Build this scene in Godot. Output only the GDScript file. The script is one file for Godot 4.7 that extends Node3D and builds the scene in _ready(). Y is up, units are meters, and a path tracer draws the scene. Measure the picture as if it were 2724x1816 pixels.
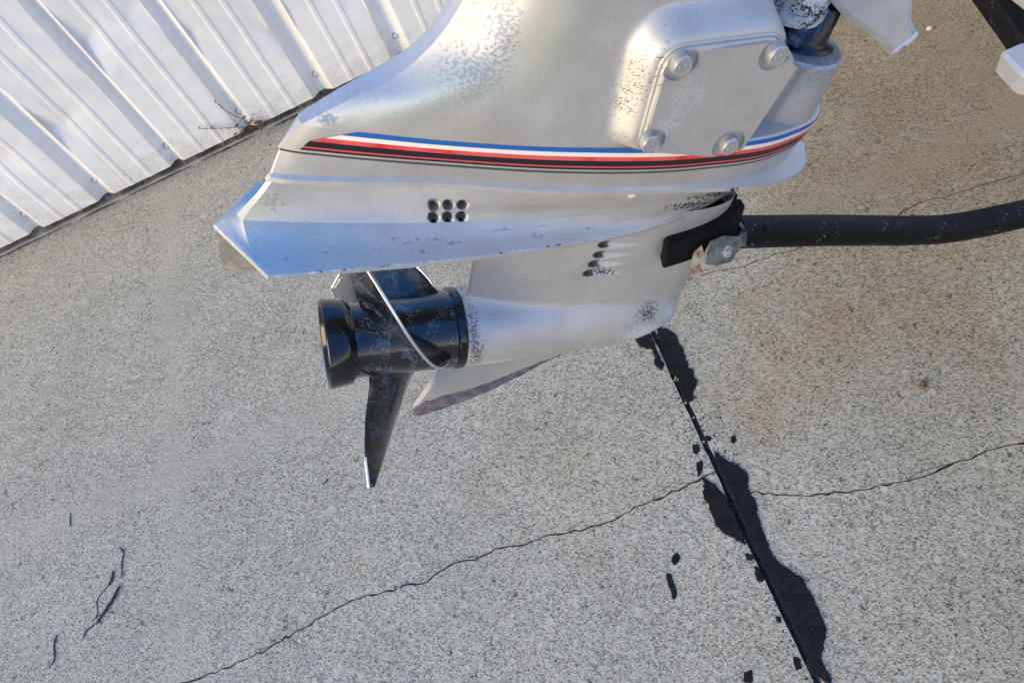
extends Node3D
# An outboard motor's lower unit, tilted up on a trailer beside a ribbed metal wall, over a jointed concrete yard.

const JOINT := [Vector2(0.203, -0.882), Vector2(0.197, -0.809), Vector2(0.204, -0.850), Vector2(0.199, -0.770), Vector2(0.196, -0.665), Vector2(0.193, -0.583), Vector2(0.191, -0.506), Vector2(0.184, -0.415), Vector2(0.184, -0.342), Vector2(0.181, -0.252), Vector2(0.181, -0.172), Vector2(0.179, -0.109)]
const CRACK_LOW := [Vector2(-1.063, -0.536), Vector2(-1.037, -0.531), Vector2(-0.952, -0.528), Vector2(-0.867, -0.531), Vector2(-0.770, -0.548), Vector2(-0.695, -0.559), Vector2(-0.631, -0.564), Vector2(-0.581, -0.555), Vector2(-0.519, -0.551), Vector2(-0.465, -0.540), Vector2(-0.437, -0.552), Vector2(-0.400, -0.554), Vector2(-0.346, -0.548), Vector2(-0.295, -0.550), Vector2(-0.239, -0.536), Vector2(-0.189, -0.534), Vector2(-0.134, -0.523), Vector2(-0.049, -0.514), Vector2(0.004, -0.522), Vector2(0.042, -0.521), Vector2(0.101, -0.522), Vector2(0.141, -0.526), Vector2(0.181, -0.529)]
const CRACK_RIGHT := [Vector2(0.202, -0.472), Vector2(0.242, -0.458), Vector2(0.284, -0.432), Vector2(0.321, -0.415), Vector2(0.361, -0.406), Vector2(0.413, -0.388), Vector2(0.470, -0.379), Vector2(0.526, -0.369), Vector2(0.587, -0.369), Vector2(0.640, -0.370), Vector2(0.690, -0.368), Vector2(0.728, -0.358)]
const CRACK_FAR := [Vector2(0.255, -1.022), Vector2(0.357, -0.996), Vector2(0.458, -0.974), Vector2(0.543, -0.967), Vector2(0.622, -0.952), Vector2(0.726, -0.944), Vector2(0.829, -0.937), Vector2(0.898, -0.945), Vector2(0.971, -0.927), Vector2(1.030, -0.922), Vector2(1.089, -0.916), Vector2(1.117, -0.909)]
const BRANCH_LOW := [Vector2(0.043, -0.523), Vector2(0.053, -0.535), Vector2(0.077, -0.535), Vector2(0.098, -0.541), Vector2(0.123, -0.528), Vector2(0.141, -0.525)]
const BRANCH_RIGHT := [Vector2(0.505, -0.372), Vector2(0.527, -0.378), Vector2(0.557, -0.377), Vector2(0.598, -0.372)]
const TAR_A := [Vector2(0.158, -0.908), Vector2(0.172, -0.929), Vector2(0.188, -0.928), Vector2(0.194, -0.900), Vector2(0.194, -0.860), Vector2(0.189, -0.822), Vector2(0.181, -0.804), Vector2(0.172, -0.814), Vector2(0.180, -0.833), Vector2(0.179, -0.857), Vector2(0.161, -0.876)]
const TAR_B := [Vector2(0.213, -0.905), Vector2(0.227, -0.899), Vector2(0.244, -0.872), Vector2(0.246, -0.840), Vector2(0.243, -0.809), Vector2(0.238, -0.779), Vector2(0.242, -0.746), Vector2(0.231, -0.723), Vector2(0.218, -0.711), Vector2(0.211, -0.696), Vector2(0.196, -0.704), Vector2(0.200, -0.747), Vector2(0.199, -0.782), Vector2(0.199, -0.821), Vector2(0.203, -0.855)]
const TAR_B2 := [Vector2(0.247, -0.848), Vector2(0.232, -0.779), Vector2(0.242, -0.744), Vector2(0.231, -0.719), Vector2(0.218, -0.707), Vector2(0.209, -0.682), Vector2(0.207, -0.724), Vector2(0.208, -0.785), Vector2(0.211, -0.827)]
const TAR_C := [Vector2(0.202, -0.571), Vector2(0.221, -0.539), Vector2(0.236, -0.520), Vector2(0.242, -0.499), Vector2(0.232, -0.478), Vector2(0.229, -0.464), Vector2(0.231, -0.444), Vector2(0.221, -0.414), Vector2(0.216, -0.379), Vector2(0.212, -0.348), Vector2(0.210, -0.331), Vector2(0.223, -0.306), Vector2(0.236, -0.282), Vector2(0.242, -0.237), Vector2(0.237, -0.198), Vector2(0.229, -0.170), Vector2(0.210, -0.150), Vector2(0.201, -0.126), Vector2(0.201, -0.101), Vector2(0.181, -0.118), Vector2(0.183, -0.175), Vector2(0.185, -0.250), Vector2(0.187, -0.340), Vector2(0.188, -0.414), Vector2(0.194, -0.499), Vector2(0.196, -0.542)]
const TAR_D := [Vector2(0.158, -0.527), Vector2(0.175, -0.502), Vector2(0.180, -0.470), Vector2(0.182, -0.430), Vector2(0.178, -0.394), Vector2(0.174, -0.372), Vector2(0.158, -0.390), Vector2(0.140, -0.419), Vector2(0.141, -0.452), Vector2(0.141, -0.486)]
const TAR_SMALL := [[Vector2(0.035, -0.402), Vector2(0.045, -0.405), Vector2(0.047, -0.395), Vector2(0.038, -0.385), Vector2(0.029, -0.385), Vector2(0.028, -0.393)], [Vector2(0.008, -0.374), Vector2(0.015, -0.373), Vector2(0.015, -0.353), Vector2(0.011, -0.328), Vector2(0.002, -0.324), Vector2(0.004, -0.340), Vector2(0.004, -0.358)], [Vector2(0.248, -0.586), Vector2(0.255, -0.587), Vector2(0.253, -0.573), Vector2(0.244, -0.572)], [Vector2(0.069, -0.165), Vector2(0.082, -0.164), Vector2(0.075, -0.145), Vector2(0.062, -0.149)], [Vector2(0.160, -0.160), Vector2(0.168, -0.155), Vector2(0.165, -0.139), Vector2(0.155, -0.138), Vector2(0.156, -0.150)], [Vector2(0.158, -0.561), Vector2(0.169, -0.564), Vector2(0.160, -0.539), Vector2(0.150, -0.533)], [Vector2(0.172, -0.328), Vector2(0.176, -0.322), Vector2(0.174, -0.297), Vector2(0.166, -0.298), Vector2(0.165, -0.313)], [Vector2(0.165, -0.233), Vector2(0.171, -0.230), Vector2(0.167, -0.219), Vector2(0.162, -0.222)], [Vector2(0.180, -0.830), Vector2(0.193, -0.811), Vector2(0.182, -0.797), Vector2(0.173, -0.813)], [Vector2(0.165, -0.356), Vector2(0.177, -0.346), Vector2(0.175, -0.340), Vector2(0.164, -0.343)], [Vector2(0.201, -0.610), Vector2(0.210, -0.603), Vector2(0.205, -0.595), Vector2(0.198, -0.600)], [Vector2(0.166, -0.600), Vector2(0.179, -0.600), Vector2(0.173, -0.581), Vector2(0.164, -0.580)]]
const TWIGS := [[Vector2(-1.222, -0.915), Vector2(-1.212, -0.903), Vector2(-1.214, -0.872), Vector2(-1.215, -0.833)], [Vector2(-1.239, -0.859), Vector2(-1.241, -0.837), Vector2(-1.250, -0.827)], [Vector2(-1.219, -0.815), Vector2(-1.234, -0.791), Vector2(-1.254, -0.769), Vector2(-1.280, -0.744)], [Vector2(-1.236, -0.863), Vector2(-1.262, -0.818), Vector2(-1.279, -0.808), Vector2(-1.283, -0.761), Vector2(-1.292, -0.757)], [Vector2(-1.251, -0.765), Vector2(-1.278, -0.762), Vector2(-1.295, -0.755)], [Vector2(-1.280, -0.755), Vector2(-1.265, -0.739)], [Vector2(-1.286, -0.744), Vector2(-1.306, -0.738), Vector2(-1.317, -0.722)], [Vector2(-1.388, -0.758), Vector2(-1.394, -0.739), Vector2(-1.392, -0.698), Vector2(-1.405, -0.687)], [Vector2(-1.371, -1.072), Vector2(-1.370, -1.041), Vector2(-1.366, -1.030)], [Vector2(-0.651, -0.867), Vector2(-0.668, -0.859)], [Vector2(-1.248, -0.762), Vector2(-1.233, -0.753)]]

# The motor's own axes: x forward along the propeller shaft, y up the leg, z to starboard.
const WALL_D := Vector3(0.9993, 0.0, -0.0362)
const WALL_N := Vector3(0.0362, 0.0, 0.9993)
const WALL_O := Vector3(-1.513, 0.0, -2.217)
const SHAFT_Y := -0.014

var rng := RandomNumberGenerator.new()
var group_no := 0
var M := {}

func lin(r: float, g: float, b: float) -> Color:
	return Color(r, g, b).linear_to_srgb()

# ---------------------------------------------------------------- objects
func numbered(called: String) -> String:
	if not has_node(NodePath(called)):
		return called
	var i := 1
	while has_node(NodePath("%s_%03d" % [called, i])):
		i += 1
	return "%s_%03d" % [called, i]

func tag(o: Node, label: String, category := "", group := "", kind := "") -> void:
	if label: o.set_meta("label", label)
	if category: o.set_meta("category", category)
	if group: o.set_meta("group", group)
	if kind: o.set_meta("kind", kind)

func thing(called: String, label: String, category: String, group := "") -> Node3D:
	var o := Node3D.new()
	o.name = numbered(called)
	add_child(o)
	tag(o, label, category, group)
	return o

func part(called: String, mesh: Mesh, m: Material, parent: Node, at := Transform3D()) -> MeshInstance3D:
	var o := MeshInstance3D.new()
	o.mesh = mesh
	o.material_override = m
	o.transform = at
	var taken := called
	var i := 1
	while parent.has_node(NodePath(taken)):
		taken = "%s_%03d" % [called, i]
		i += 1
	o.name = taken
	parent.add_child(o, true)
	return o

# ---------------------------------------------------------------- mesh building
func begin() -> SurfaceTool:
	var st := SurfaceTool.new()
	st.begin(Mesh.PRIMITIVE_TRIANGLES)
	group_no = 0
	return st

func done(st: SurfaceTool, tangents := false) -> ArrayMesh:
	st.generate_normals()
	st.index()
	if tangents:
		st.generate_tangents()
	return st.commit()

func next_group(st: SurfaceTool) -> void:
	group_no += 1
	st.set_smooth_group(group_no)

func muv(p: Vector3) -> Vector2:
	return Vector2((p.x + 0.25) / 0.8, (0.55 - (p.y - 0.7 * absf(p.z))) / 0.8)

func xz_uv(p: Vector3) -> Vector2:
	return Vector2(p.x, p.z)

func tri(st: SurfaceTool, a: Vector3, b: Vector3, c: Vector3, uvf: Callable) -> void:
	for p: Vector3 in [a, b, c]:
		st.set_uv(uvf.call(p))
		st.add_vertex(p)

func quad(st: SurfaceTool, a: Vector3, b: Vector3, c: Vector3, d: Vector3, uvf: Callable) -> void:
	tri(st, a, b, c, uvf)
	tri(st, a, c, d, uvf)

func add_grid(st: SurfaceTool, grid: Array, uvf: Callable, flip := false) -> void:
	next_group(st)
	for i in grid.size() - 1:
		var r0: PackedVector3Array = grid[i]
		var r1: PackedVector3Array = grid[i + 1]
		for j in r0.size() - 1:
			if flip:
				quad(st, r0[j], r1[j], r1[j + 1], r0[j + 1], uvf)
			else:
				quad(st, r0[j], r0[j + 1], r1[j + 1], r1[j], uvf)

func mirrored(grid: Array) -> Array:
	var out := []
	for r: PackedVector3Array in grid:
		var q := PackedVector3Array()
		for p in r:
			q.append(Vector3(p.x, p.y, -p.z))
		out.append(q)
	return out

func both_sides(st: SurfaceTool, grid: Array, uvf: Callable) -> void:
	add_grid(st, grid, uvf, false)
	add_grid(st, mirrored(grid), uvf, true)

func curve_pts(p: PackedVector3Array, n: int) -> PackedVector3Array:
	var c := p.size()
	var tan := PackedVector3Array()
	for i in c:
		if i == 0 or i == c - 1 or c == 2:
			var k := 0 if i == 0 else c - 2
			tan.append((p[k + 1] - p[k]) / maxf(p[k].distance_to(p[k + 1]), 1e-6))
		else:
			var h0 := maxf(p[i - 1].distance_to(p[i]), 1e-6)
			var h1 := maxf(p[i].distance_to(p[i + 1]), 1e-6)
			tan.append(((p[i + 1] - p[i]) / h1 * h0 + (p[i] - p[i - 1]) / h0 * h1) / (h0 + h1))
	var out := PackedVector3Array()
	for i in c - 1:
		var h := p[i].distance_to(p[i + 1])
		for s in n:
			var t := float(s) / n
			var t2 := t * t
			var t3 := t2 * t
			out.append(p[i] * (2 * t3 - 3 * t2 + 1) + tan[i] * h * (t3 - 2 * t2 + t) + p[i + 1] * (3 * t2 - 2 * t3) + tan[i + 1] * h * (t3 - t2))
	out.append(p[c - 1])
	return out

# A row is [y, x0, z0, x1, z1, ...] from the trailing edge round to the leading edge.
func row(a: Array) -> PackedVector3Array:
	var out := PackedVector3Array()
	var y: float = a[0]
	for i in range(1, a.size(), 2):
		out.append(Vector3(a[i], y, a[i + 1]))
	return out

func cut_row(r: PackedVector3Array, from: int, to: int) -> PackedVector3Array:
	return r.slice(from, to + 1)

func smooth_surface(rows: Array, nu: int, nv: int) -> Array:
	var fine := []
	for r: PackedVector3Array in rows:
		fine.append(curve_pts(r, nu))
	var n: int = fine[0].size()
	var cols := []
	for j in n:
		var col := PackedVector3Array()
		for i in fine.size():
			col.append(fine[i][j])
		cols.append(curve_pts(col, nv))
	var out := []
	for i in cols[0].size():
		var q := PackedVector3Array()
		for j in n:
			q.append(cols[j][i])
		out.append(q)
	return out

func strips(st: SurfaceTool, rows: Array, breaks: Array, nu: int, nv: int, uvf: Callable) -> void:
	for k in breaks.size() - 1:
		var cut := []
		for r in rows:
			cut.append(cut_row(r, breaks[k], breaks[k + 1]))
		both_sides(st, smooth_surface(cut, nu, nv), uvf)

# A polygon (x, y) as a plate from z0 to z1 with a bevel b, in any frame.
func plate(st: SurfaceTool, poly: PackedVector2Array, z0: float, z1: float, b: float, at: Transform3D, uvf: Callable) -> void:
	if Geometry2D.is_polygon_clockwise(poly):
		poly = poly.duplicate()
		poly.reverse()
	var inner := poly
	if b > 0:
		inner = PackedVector2Array()
		var n := poly.size()
		for i in n:
			var e0 := (poly[i] - poly[(i + n - 1) % n]).normalized()
			var e1 := (poly[(i + 1) % n] - poly[i]).normalized()
			var nn := (Vector2(-e0.y, e0.x) + Vector2(-e1.y, e1.x))
			nn = nn / maxf(nn.length_squared() * 0.5, 0.3)
			inner.append(poly[i] + nn * b)
	var rings := []
	if b > 0:
		rings = [[poly, z0], [poly, z1 - b], [inner, z1]]
	else:
		rings = [[poly, z0], [poly, z1]]
	for k in rings.size() - 1:
		next_group(st)
		for i in poly.size():
			var j := (i + 1) % poly.size()
			var a: Vector2 = rings[k][0][i]
			var c: Vector2 = rings[k][0][j]
			var d: Vector2 = rings[k + 1][0][j]
			var e: Vector2 = rings[k + 1][0][i]
			quad(st, at * Vector3(a.x, a.y, rings[k][1]), at * Vector3(e.x, e.y, rings[k + 1][1]), at * Vector3(d.x, d.y, rings[k + 1][1]), at * Vector3(c.x, c.y, rings[k][1]), uvf)
	var ix := Geometry2D.triangulate_polygon(inner)
	if ix.is_empty():
		ix = Geometry2D.triangulate_polygon(poly)
	next_group(st)
	for i in range(0, ix.size(), 3):
		if absf((inner[ix[i + 1]] - inner[ix[i]]).cross(inner[ix[i + 2]] - inner[ix[i]])) < 2e-8:
			continue
		tri(st, at * Vector3(inner[ix[i]].x, inner[ix[i]].y, z1), at * Vector3(inner[ix[i + 2]].x, inner[ix[i + 2]].y, z1), at * Vector3(inner[ix[i + 1]].x, inner[ix[i + 1]].y, z1), uvf)
	ix = Geometry2D.triangulate_polygon(poly)
	next_group(st)
	for i in range(0, ix.size(), 3):
		if absf((poly[ix[i + 1]] - poly[ix[i]]).cross(poly[ix[i + 2]] - poly[ix[i]])) < 2e-8:
			continue
		tri(st, at * Vector3(poly[ix[i]].x, poly[ix[i]].y, z0), at * Vector3(poly[ix[i + 1]].x, poly[ix[i + 1]].y, z0), at * Vector3(poly[ix[i + 2]].x, poly[ix[i + 2]].y, z0), uvf)

# The same, bevelled on both faces and centred on its own plane.
func slab_plate(st: SurfaceTool, poly: PackedVector2Array, half: float, b: float, at: Transform3D, uvf: Callable) -> void:
	if Geometry2D.is_polygon_clockwise(poly):
		poly = poly.duplicate()
		poly.reverse()
	var inner := PackedVector2Array()
	var n := poly.size()
	for i in n:
		var e0 := (poly[i] - poly[(i + n - 1) % n]).normalized()
		var e1 := (poly[(i + 1) % n] - poly[i]).normalized()
		var nn := (Vector2(-e0.y, e0.x) + Vector2(-e1.y, e1.x))
		nn = nn / maxf(nn.length_squared() * 0.5, 0.3)
		inner.append(poly[i] + nn * b)
	var rings := [[inner, -half], [poly, -half + b * 0.6], [poly, half - b * 0.6], [inner, half]]
	for k in 3:
		next_group(st)
		for i in n:
			var j := (i + 1) % n
			var a: Vector2 = rings[k][0][i]
			var c: Vector2 = rings[k][0][j]
			var d: Vector2 = rings[k + 1][0][j]
			var e: Vector2 = rings[k + 1][0][i]
			quad(st, at * Vector3(a.x, a.y, rings[k][1]), at * Vector3(e.x, e.y, rings[k + 1][1]), at * Vector3(d.x, d.y, rings[k + 1][1]), at * Vector3(c.x, c.y, rings[k][1]), uvf)
	var ix := Geometry2D.triangulate_polygon(inner)
	for s: float in [half, -half]:
		next_group(st)
		for i in range(0, ix.size(), 3):
			var o := 1 if s < 0 else 2
			tri(st, at * Vector3(inner[ix[i]].x, inner[ix[i]].y, s), at * Vector3(inner[ix[i + o]].x, inner[ix[i + o]].y, s), at * Vector3(inner[ix[i + 3 - o]].x, inner[ix[i + 3 - o]].y, s), uvf)

func round_poly(p: PackedVector2Array, r: PackedFloat32Array, steps := 6) -> PackedVector2Array:
	var out := PackedVector2Array()
	var n := p.size()
	for i in n:
		var rad := r[i % r.size()]
		if rad <= 0:
			out.append(p[i])
			continue
		var a := (p[(i + n - 1) % n] - p[i])
		var b := (p[(i + 1) % n] - p[i])
		var ra := minf(rad, a.length() * 0.45)
		var rb := minf(rad, b.length() * 0.45)
		var q0 := p[i] + a.normalized() * ra
		var q1 := p[i] + b.normalized() * rb
		for k in steps + 1:
			var t := float(k) / steps
			out.append(q0.lerp(p[i], t).lerp(p[i].lerp(q1, t), t))
	return out

# A solid of revolution round the x axis: profile of (x, radius).
func lathe(st: SurfaceTool, prof: Array, n: int, at: Transform3D, sharp := true) -> void:
	next_group(st)
	for k in prof.size() - 1:
		if sharp:
			next_group(st)
		var p: Vector2 = prof[k]
		var q: Vector2 = prof[k + 1]
		for i in n:
			var a0 := TAU * i / n
			var a1 := TAU * (i + 1) / n
			var v := [Vector3(p.x, p.y * cos(a0), p.y * sin(a0)), Vector3(q.x, q.y * cos(a0), q.y * sin(a0)), Vector3(q.x, q.y * cos(a1), q.y * sin(a1)), Vector3(p.x, p.y * cos(a1), p.y * sin(a1))]
			var uv := [Vector2(p.x * 6.0, a0 * 0.3), Vector2(q.x * 6.0, a0 * 0.3), Vector2(q.x * 6.0, a1 * 0.3), Vector2(p.x * 6.0, a1 * 0.3)]
			for t: int in [0, 1, 2, 0, 2, 3]:
				st.set_uv(uv[t])
				st.add_vertex(at * v[t])

# A tube along points with its own radius at each.
func tube(st: SurfaceTool, pts: PackedVector3Array, rad: PackedFloat32Array, n := 10, caps := true) -> void:
	next_group(st)
	var rings := []
	var up := Vector3(0.31, 0.87, 0.38).normalized()
	for i in pts.size():
		var d := (pts[mini(i + 1, pts.size() - 1)] - pts[maxi(i - 1, 0)]).normalized()
		var sx := d.cross(up).normalized()
		var sy := sx.cross(d)
		up = sy
		var ring := PackedVector3Array()
		for k in n + 1:
			var a := TAU * k / n
			ring.append(pts[i] + (sx * cos(a) + sy * sin(a)) * rad[i % rad.size()])
		rings.append(ring)
	for i in rings.size() - 1:
		for k in n:
			var u0 := float(k) / n
			var u1 := float(k + 1) / n
			var v := [rings[i][k], rings[i][k + 1], rings[i + 1][k + 1], rings[i + 1][k]]
			var uv := [Vector2(u0, i), Vector2(u1, i), Vector2(u1, i + 1), Vector2(u0, i + 1)]
			for t: int in [0, 1, 2, 0, 2, 3]:
				st.set_uv(uv[t])
				st.add_vertex(v[t])
	if caps:
		for e in 2:
			next_group(st)
			var ring: PackedVector3Array = rings[0] if e == 0 else rings[-1]
			var c := pts[0] if e == 0 else pts[-1]
			for k in n:
				tri(st, c, ring[k + e], ring[k + 1 - e], xz_uv)

func tube_mesh(pts: Array, rad: Array, n := 10) -> ArrayMesh:
	var st := begin()
	tube(st, PackedVector3Array(pts), PackedFloat32Array(rad), n)
	return done(st)

func box_in(st: SurfaceTool, size: Vector3, at: Transform3D, b := 0.002) -> void:
	var h := size * 0.5
	plate(st, PackedVector2Array([Vector2(-h.x, -h.y), Vector2(h.x, -h.y), Vector2(h.x, h.y), Vector2(-h.x, h.y)]), -h.z, h.z, b, at, xz_uv)

func stone_mesh(r: Vector3, seed_no: int) -> ArrayMesh:
	var st := begin()
	var g := RandomNumberGenerator.new()
	g.seed = seed_no
	var grid := []
	var n := 10
	var bump := []
	for i in 5:
		bump.append([Vector3(g.randfn(), g.randfn(), g.randfn()).normalized(), g.randf_range(-0.16, 0.2)])
	for i in 8:
		var th := PI * i / 7.0
		var q := PackedVector3Array()
		for k in n + 1:
			var a := TAU * (k % n) / n
			var d := Vector3(sin(th) * cos(a), cos(th), sin(th) * sin(a))
			var s := 1.0
			for bb in bump:
				s += bb[1] * pow(maxf(d.dot(bb[0]), 0), 2.0)
			q.append(d * s * r)
		grid.append(q)
	add_grid(st, grid, xz_uv)
	return done(st)

# ---------------------------------------------------------------- textures and materials
func noise_bytes(kind: int, freq: float, w: int, seed_no: int, oct := 1) -> PackedByteArray:
	var f := FastNoiseLite.new()
	f.noise_type = kind
	f.frequency = freq
	f.seed = seed_no
	if kind == FastNoiseLite.TYPE_CELLULAR:
		f.cellular_return_type = FastNoiseLite.RETURN_CELL_VALUE if oct > 0 else FastNoiseLite.RETURN_DISTANCE2_SUB
		f.cellular_jitter = 1.0
		f.fractal_type = FastNoiseLite.FRACTAL_NONE
	else:
		f.fractal_octaves = oct
		f.fractal_type = FastNoiseLite.FRACTAL_FBM if oct > 1 else FastNoiseLite.FRACTAL_NONE
	var im := f.get_seamless_image(w, w, false, false, 0.08)
	im.convert(Image.FORMAT_L8)
	return im.get_data()

func tex_from(bytes: PackedByteArray, w: int, fmt: int) -> ImageTexture:
	var im := Image.create_from_data(w, w, false, fmt, bytes)
	return ImageTexture.create_from_image(im)

func normal_from(h: PackedByteArray, w: int, strength: float) -> ImageTexture:
	var im := Image.create_from_data(w, w, false, Image.FORMAT_L8, h)
	im.convert(Image.FORMAT_RGBA8)
	im.bump_map_to_normal_map(strength)
	return ImageTexture.create_from_image(im)

func b255(v: float) -> int:
	return clampi(int(v * 255.0), 0, 255)

func concrete_textures() -> void:
	var w := 2048
	var cell := noise_bytes(FastNoiseLite.TYPE_CELLULAR, 0.29, w, 3)
	var big := noise_bytes(FastNoiseLite.TYPE_CELLULAR, 0.115, w, 8)
	var fine := noise_bytes(FastNoiseLite.TYPE_SIMPLEX, 0.21, w, 5)
	var soft := noise_bytes(FastNoiseLite.TYPE_SIMPLEX_SMOOTH, 0.012, w, 11, 3)
	var gap := noise_bytes(FastNoiseLite.TYPE_CELLULAR, 0.29, w, 3, -1)
	var lut_r := PackedByteArray()
	var lut_g := PackedByteArray()
	var lut_b := PackedByteArray()
	for i in 256:
		var v := i / 255.0
		var c := Color(0.34, 0.315, 0.265).lerp(Color(0.72, 0.68, 0.575), smoothstep(0.10, 0.50, v))
		c = c.lerp(Color(0.825, 0.78, 0.675), smoothstep(0.55, 0.95, v))
		lut_r.append(b255(c.r))
		lut_g.append(b255(c.g))
		lut_b.append(b255(c.b))
	var rgb := PackedByteArray()
	rgb.resize(w * w * 3)
	var hgt := PackedByteArray()
	hgt.resize(w * w)
	for i in w * w:
		var v := (cell[i] * 7 + fine[i] * 4 + soft[i]) / 12
		v = clampi((v - 128) + 152 + clampi((gap[i] - 50) * 3 / 5, -34, 34), 0, 255)
		var hv := v
		var bg := big[i]
		if bg < 3:
			v = maxi(0, v - 55)
		if bg > 246:
			v = mini(255, v + 20 + (bg - 246) * 6)
			hv = 190
		rgb[i * 3] = lut_r[v]
		rgb[i * 3 + 1] = lut_g[v]
		rgb[i * 3 + 2] = lut_b[v] + (6 if bg > 253 else 0)
		hgt[i] = hv
	M.concrete_rgb = tex_from(rgb, w, Image.FORMAT_RGB8)
	M.concrete_bump = normal_from(hgt, w, 2.2)

func stain_tone_texture() -> ImageTexture:
	# Brown stain spots, and a tone growing darker and browner to the right; covers 4 m x 4 m from (-2, -3).
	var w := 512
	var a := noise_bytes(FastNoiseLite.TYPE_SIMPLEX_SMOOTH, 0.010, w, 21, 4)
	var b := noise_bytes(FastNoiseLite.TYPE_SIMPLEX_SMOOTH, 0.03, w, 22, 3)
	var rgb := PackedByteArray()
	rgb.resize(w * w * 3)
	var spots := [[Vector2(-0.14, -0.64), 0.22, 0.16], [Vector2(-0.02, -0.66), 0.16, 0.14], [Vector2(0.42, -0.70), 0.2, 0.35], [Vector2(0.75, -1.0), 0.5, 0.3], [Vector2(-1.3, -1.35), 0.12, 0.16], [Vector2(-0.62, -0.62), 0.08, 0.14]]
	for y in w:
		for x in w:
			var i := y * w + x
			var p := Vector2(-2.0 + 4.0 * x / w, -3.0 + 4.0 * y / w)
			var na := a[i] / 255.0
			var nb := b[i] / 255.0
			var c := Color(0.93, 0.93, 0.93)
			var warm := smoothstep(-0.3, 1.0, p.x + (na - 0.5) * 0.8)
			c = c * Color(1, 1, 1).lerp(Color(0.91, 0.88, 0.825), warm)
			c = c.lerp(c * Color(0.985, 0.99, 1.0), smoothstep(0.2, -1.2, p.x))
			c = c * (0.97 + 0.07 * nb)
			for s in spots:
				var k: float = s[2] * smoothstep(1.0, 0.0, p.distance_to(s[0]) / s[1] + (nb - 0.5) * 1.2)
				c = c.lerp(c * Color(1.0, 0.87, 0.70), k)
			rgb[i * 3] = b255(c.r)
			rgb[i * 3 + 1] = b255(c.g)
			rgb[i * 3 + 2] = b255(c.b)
	return tex_from(rgb, w, Image.FORMAT_RGB8)

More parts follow.
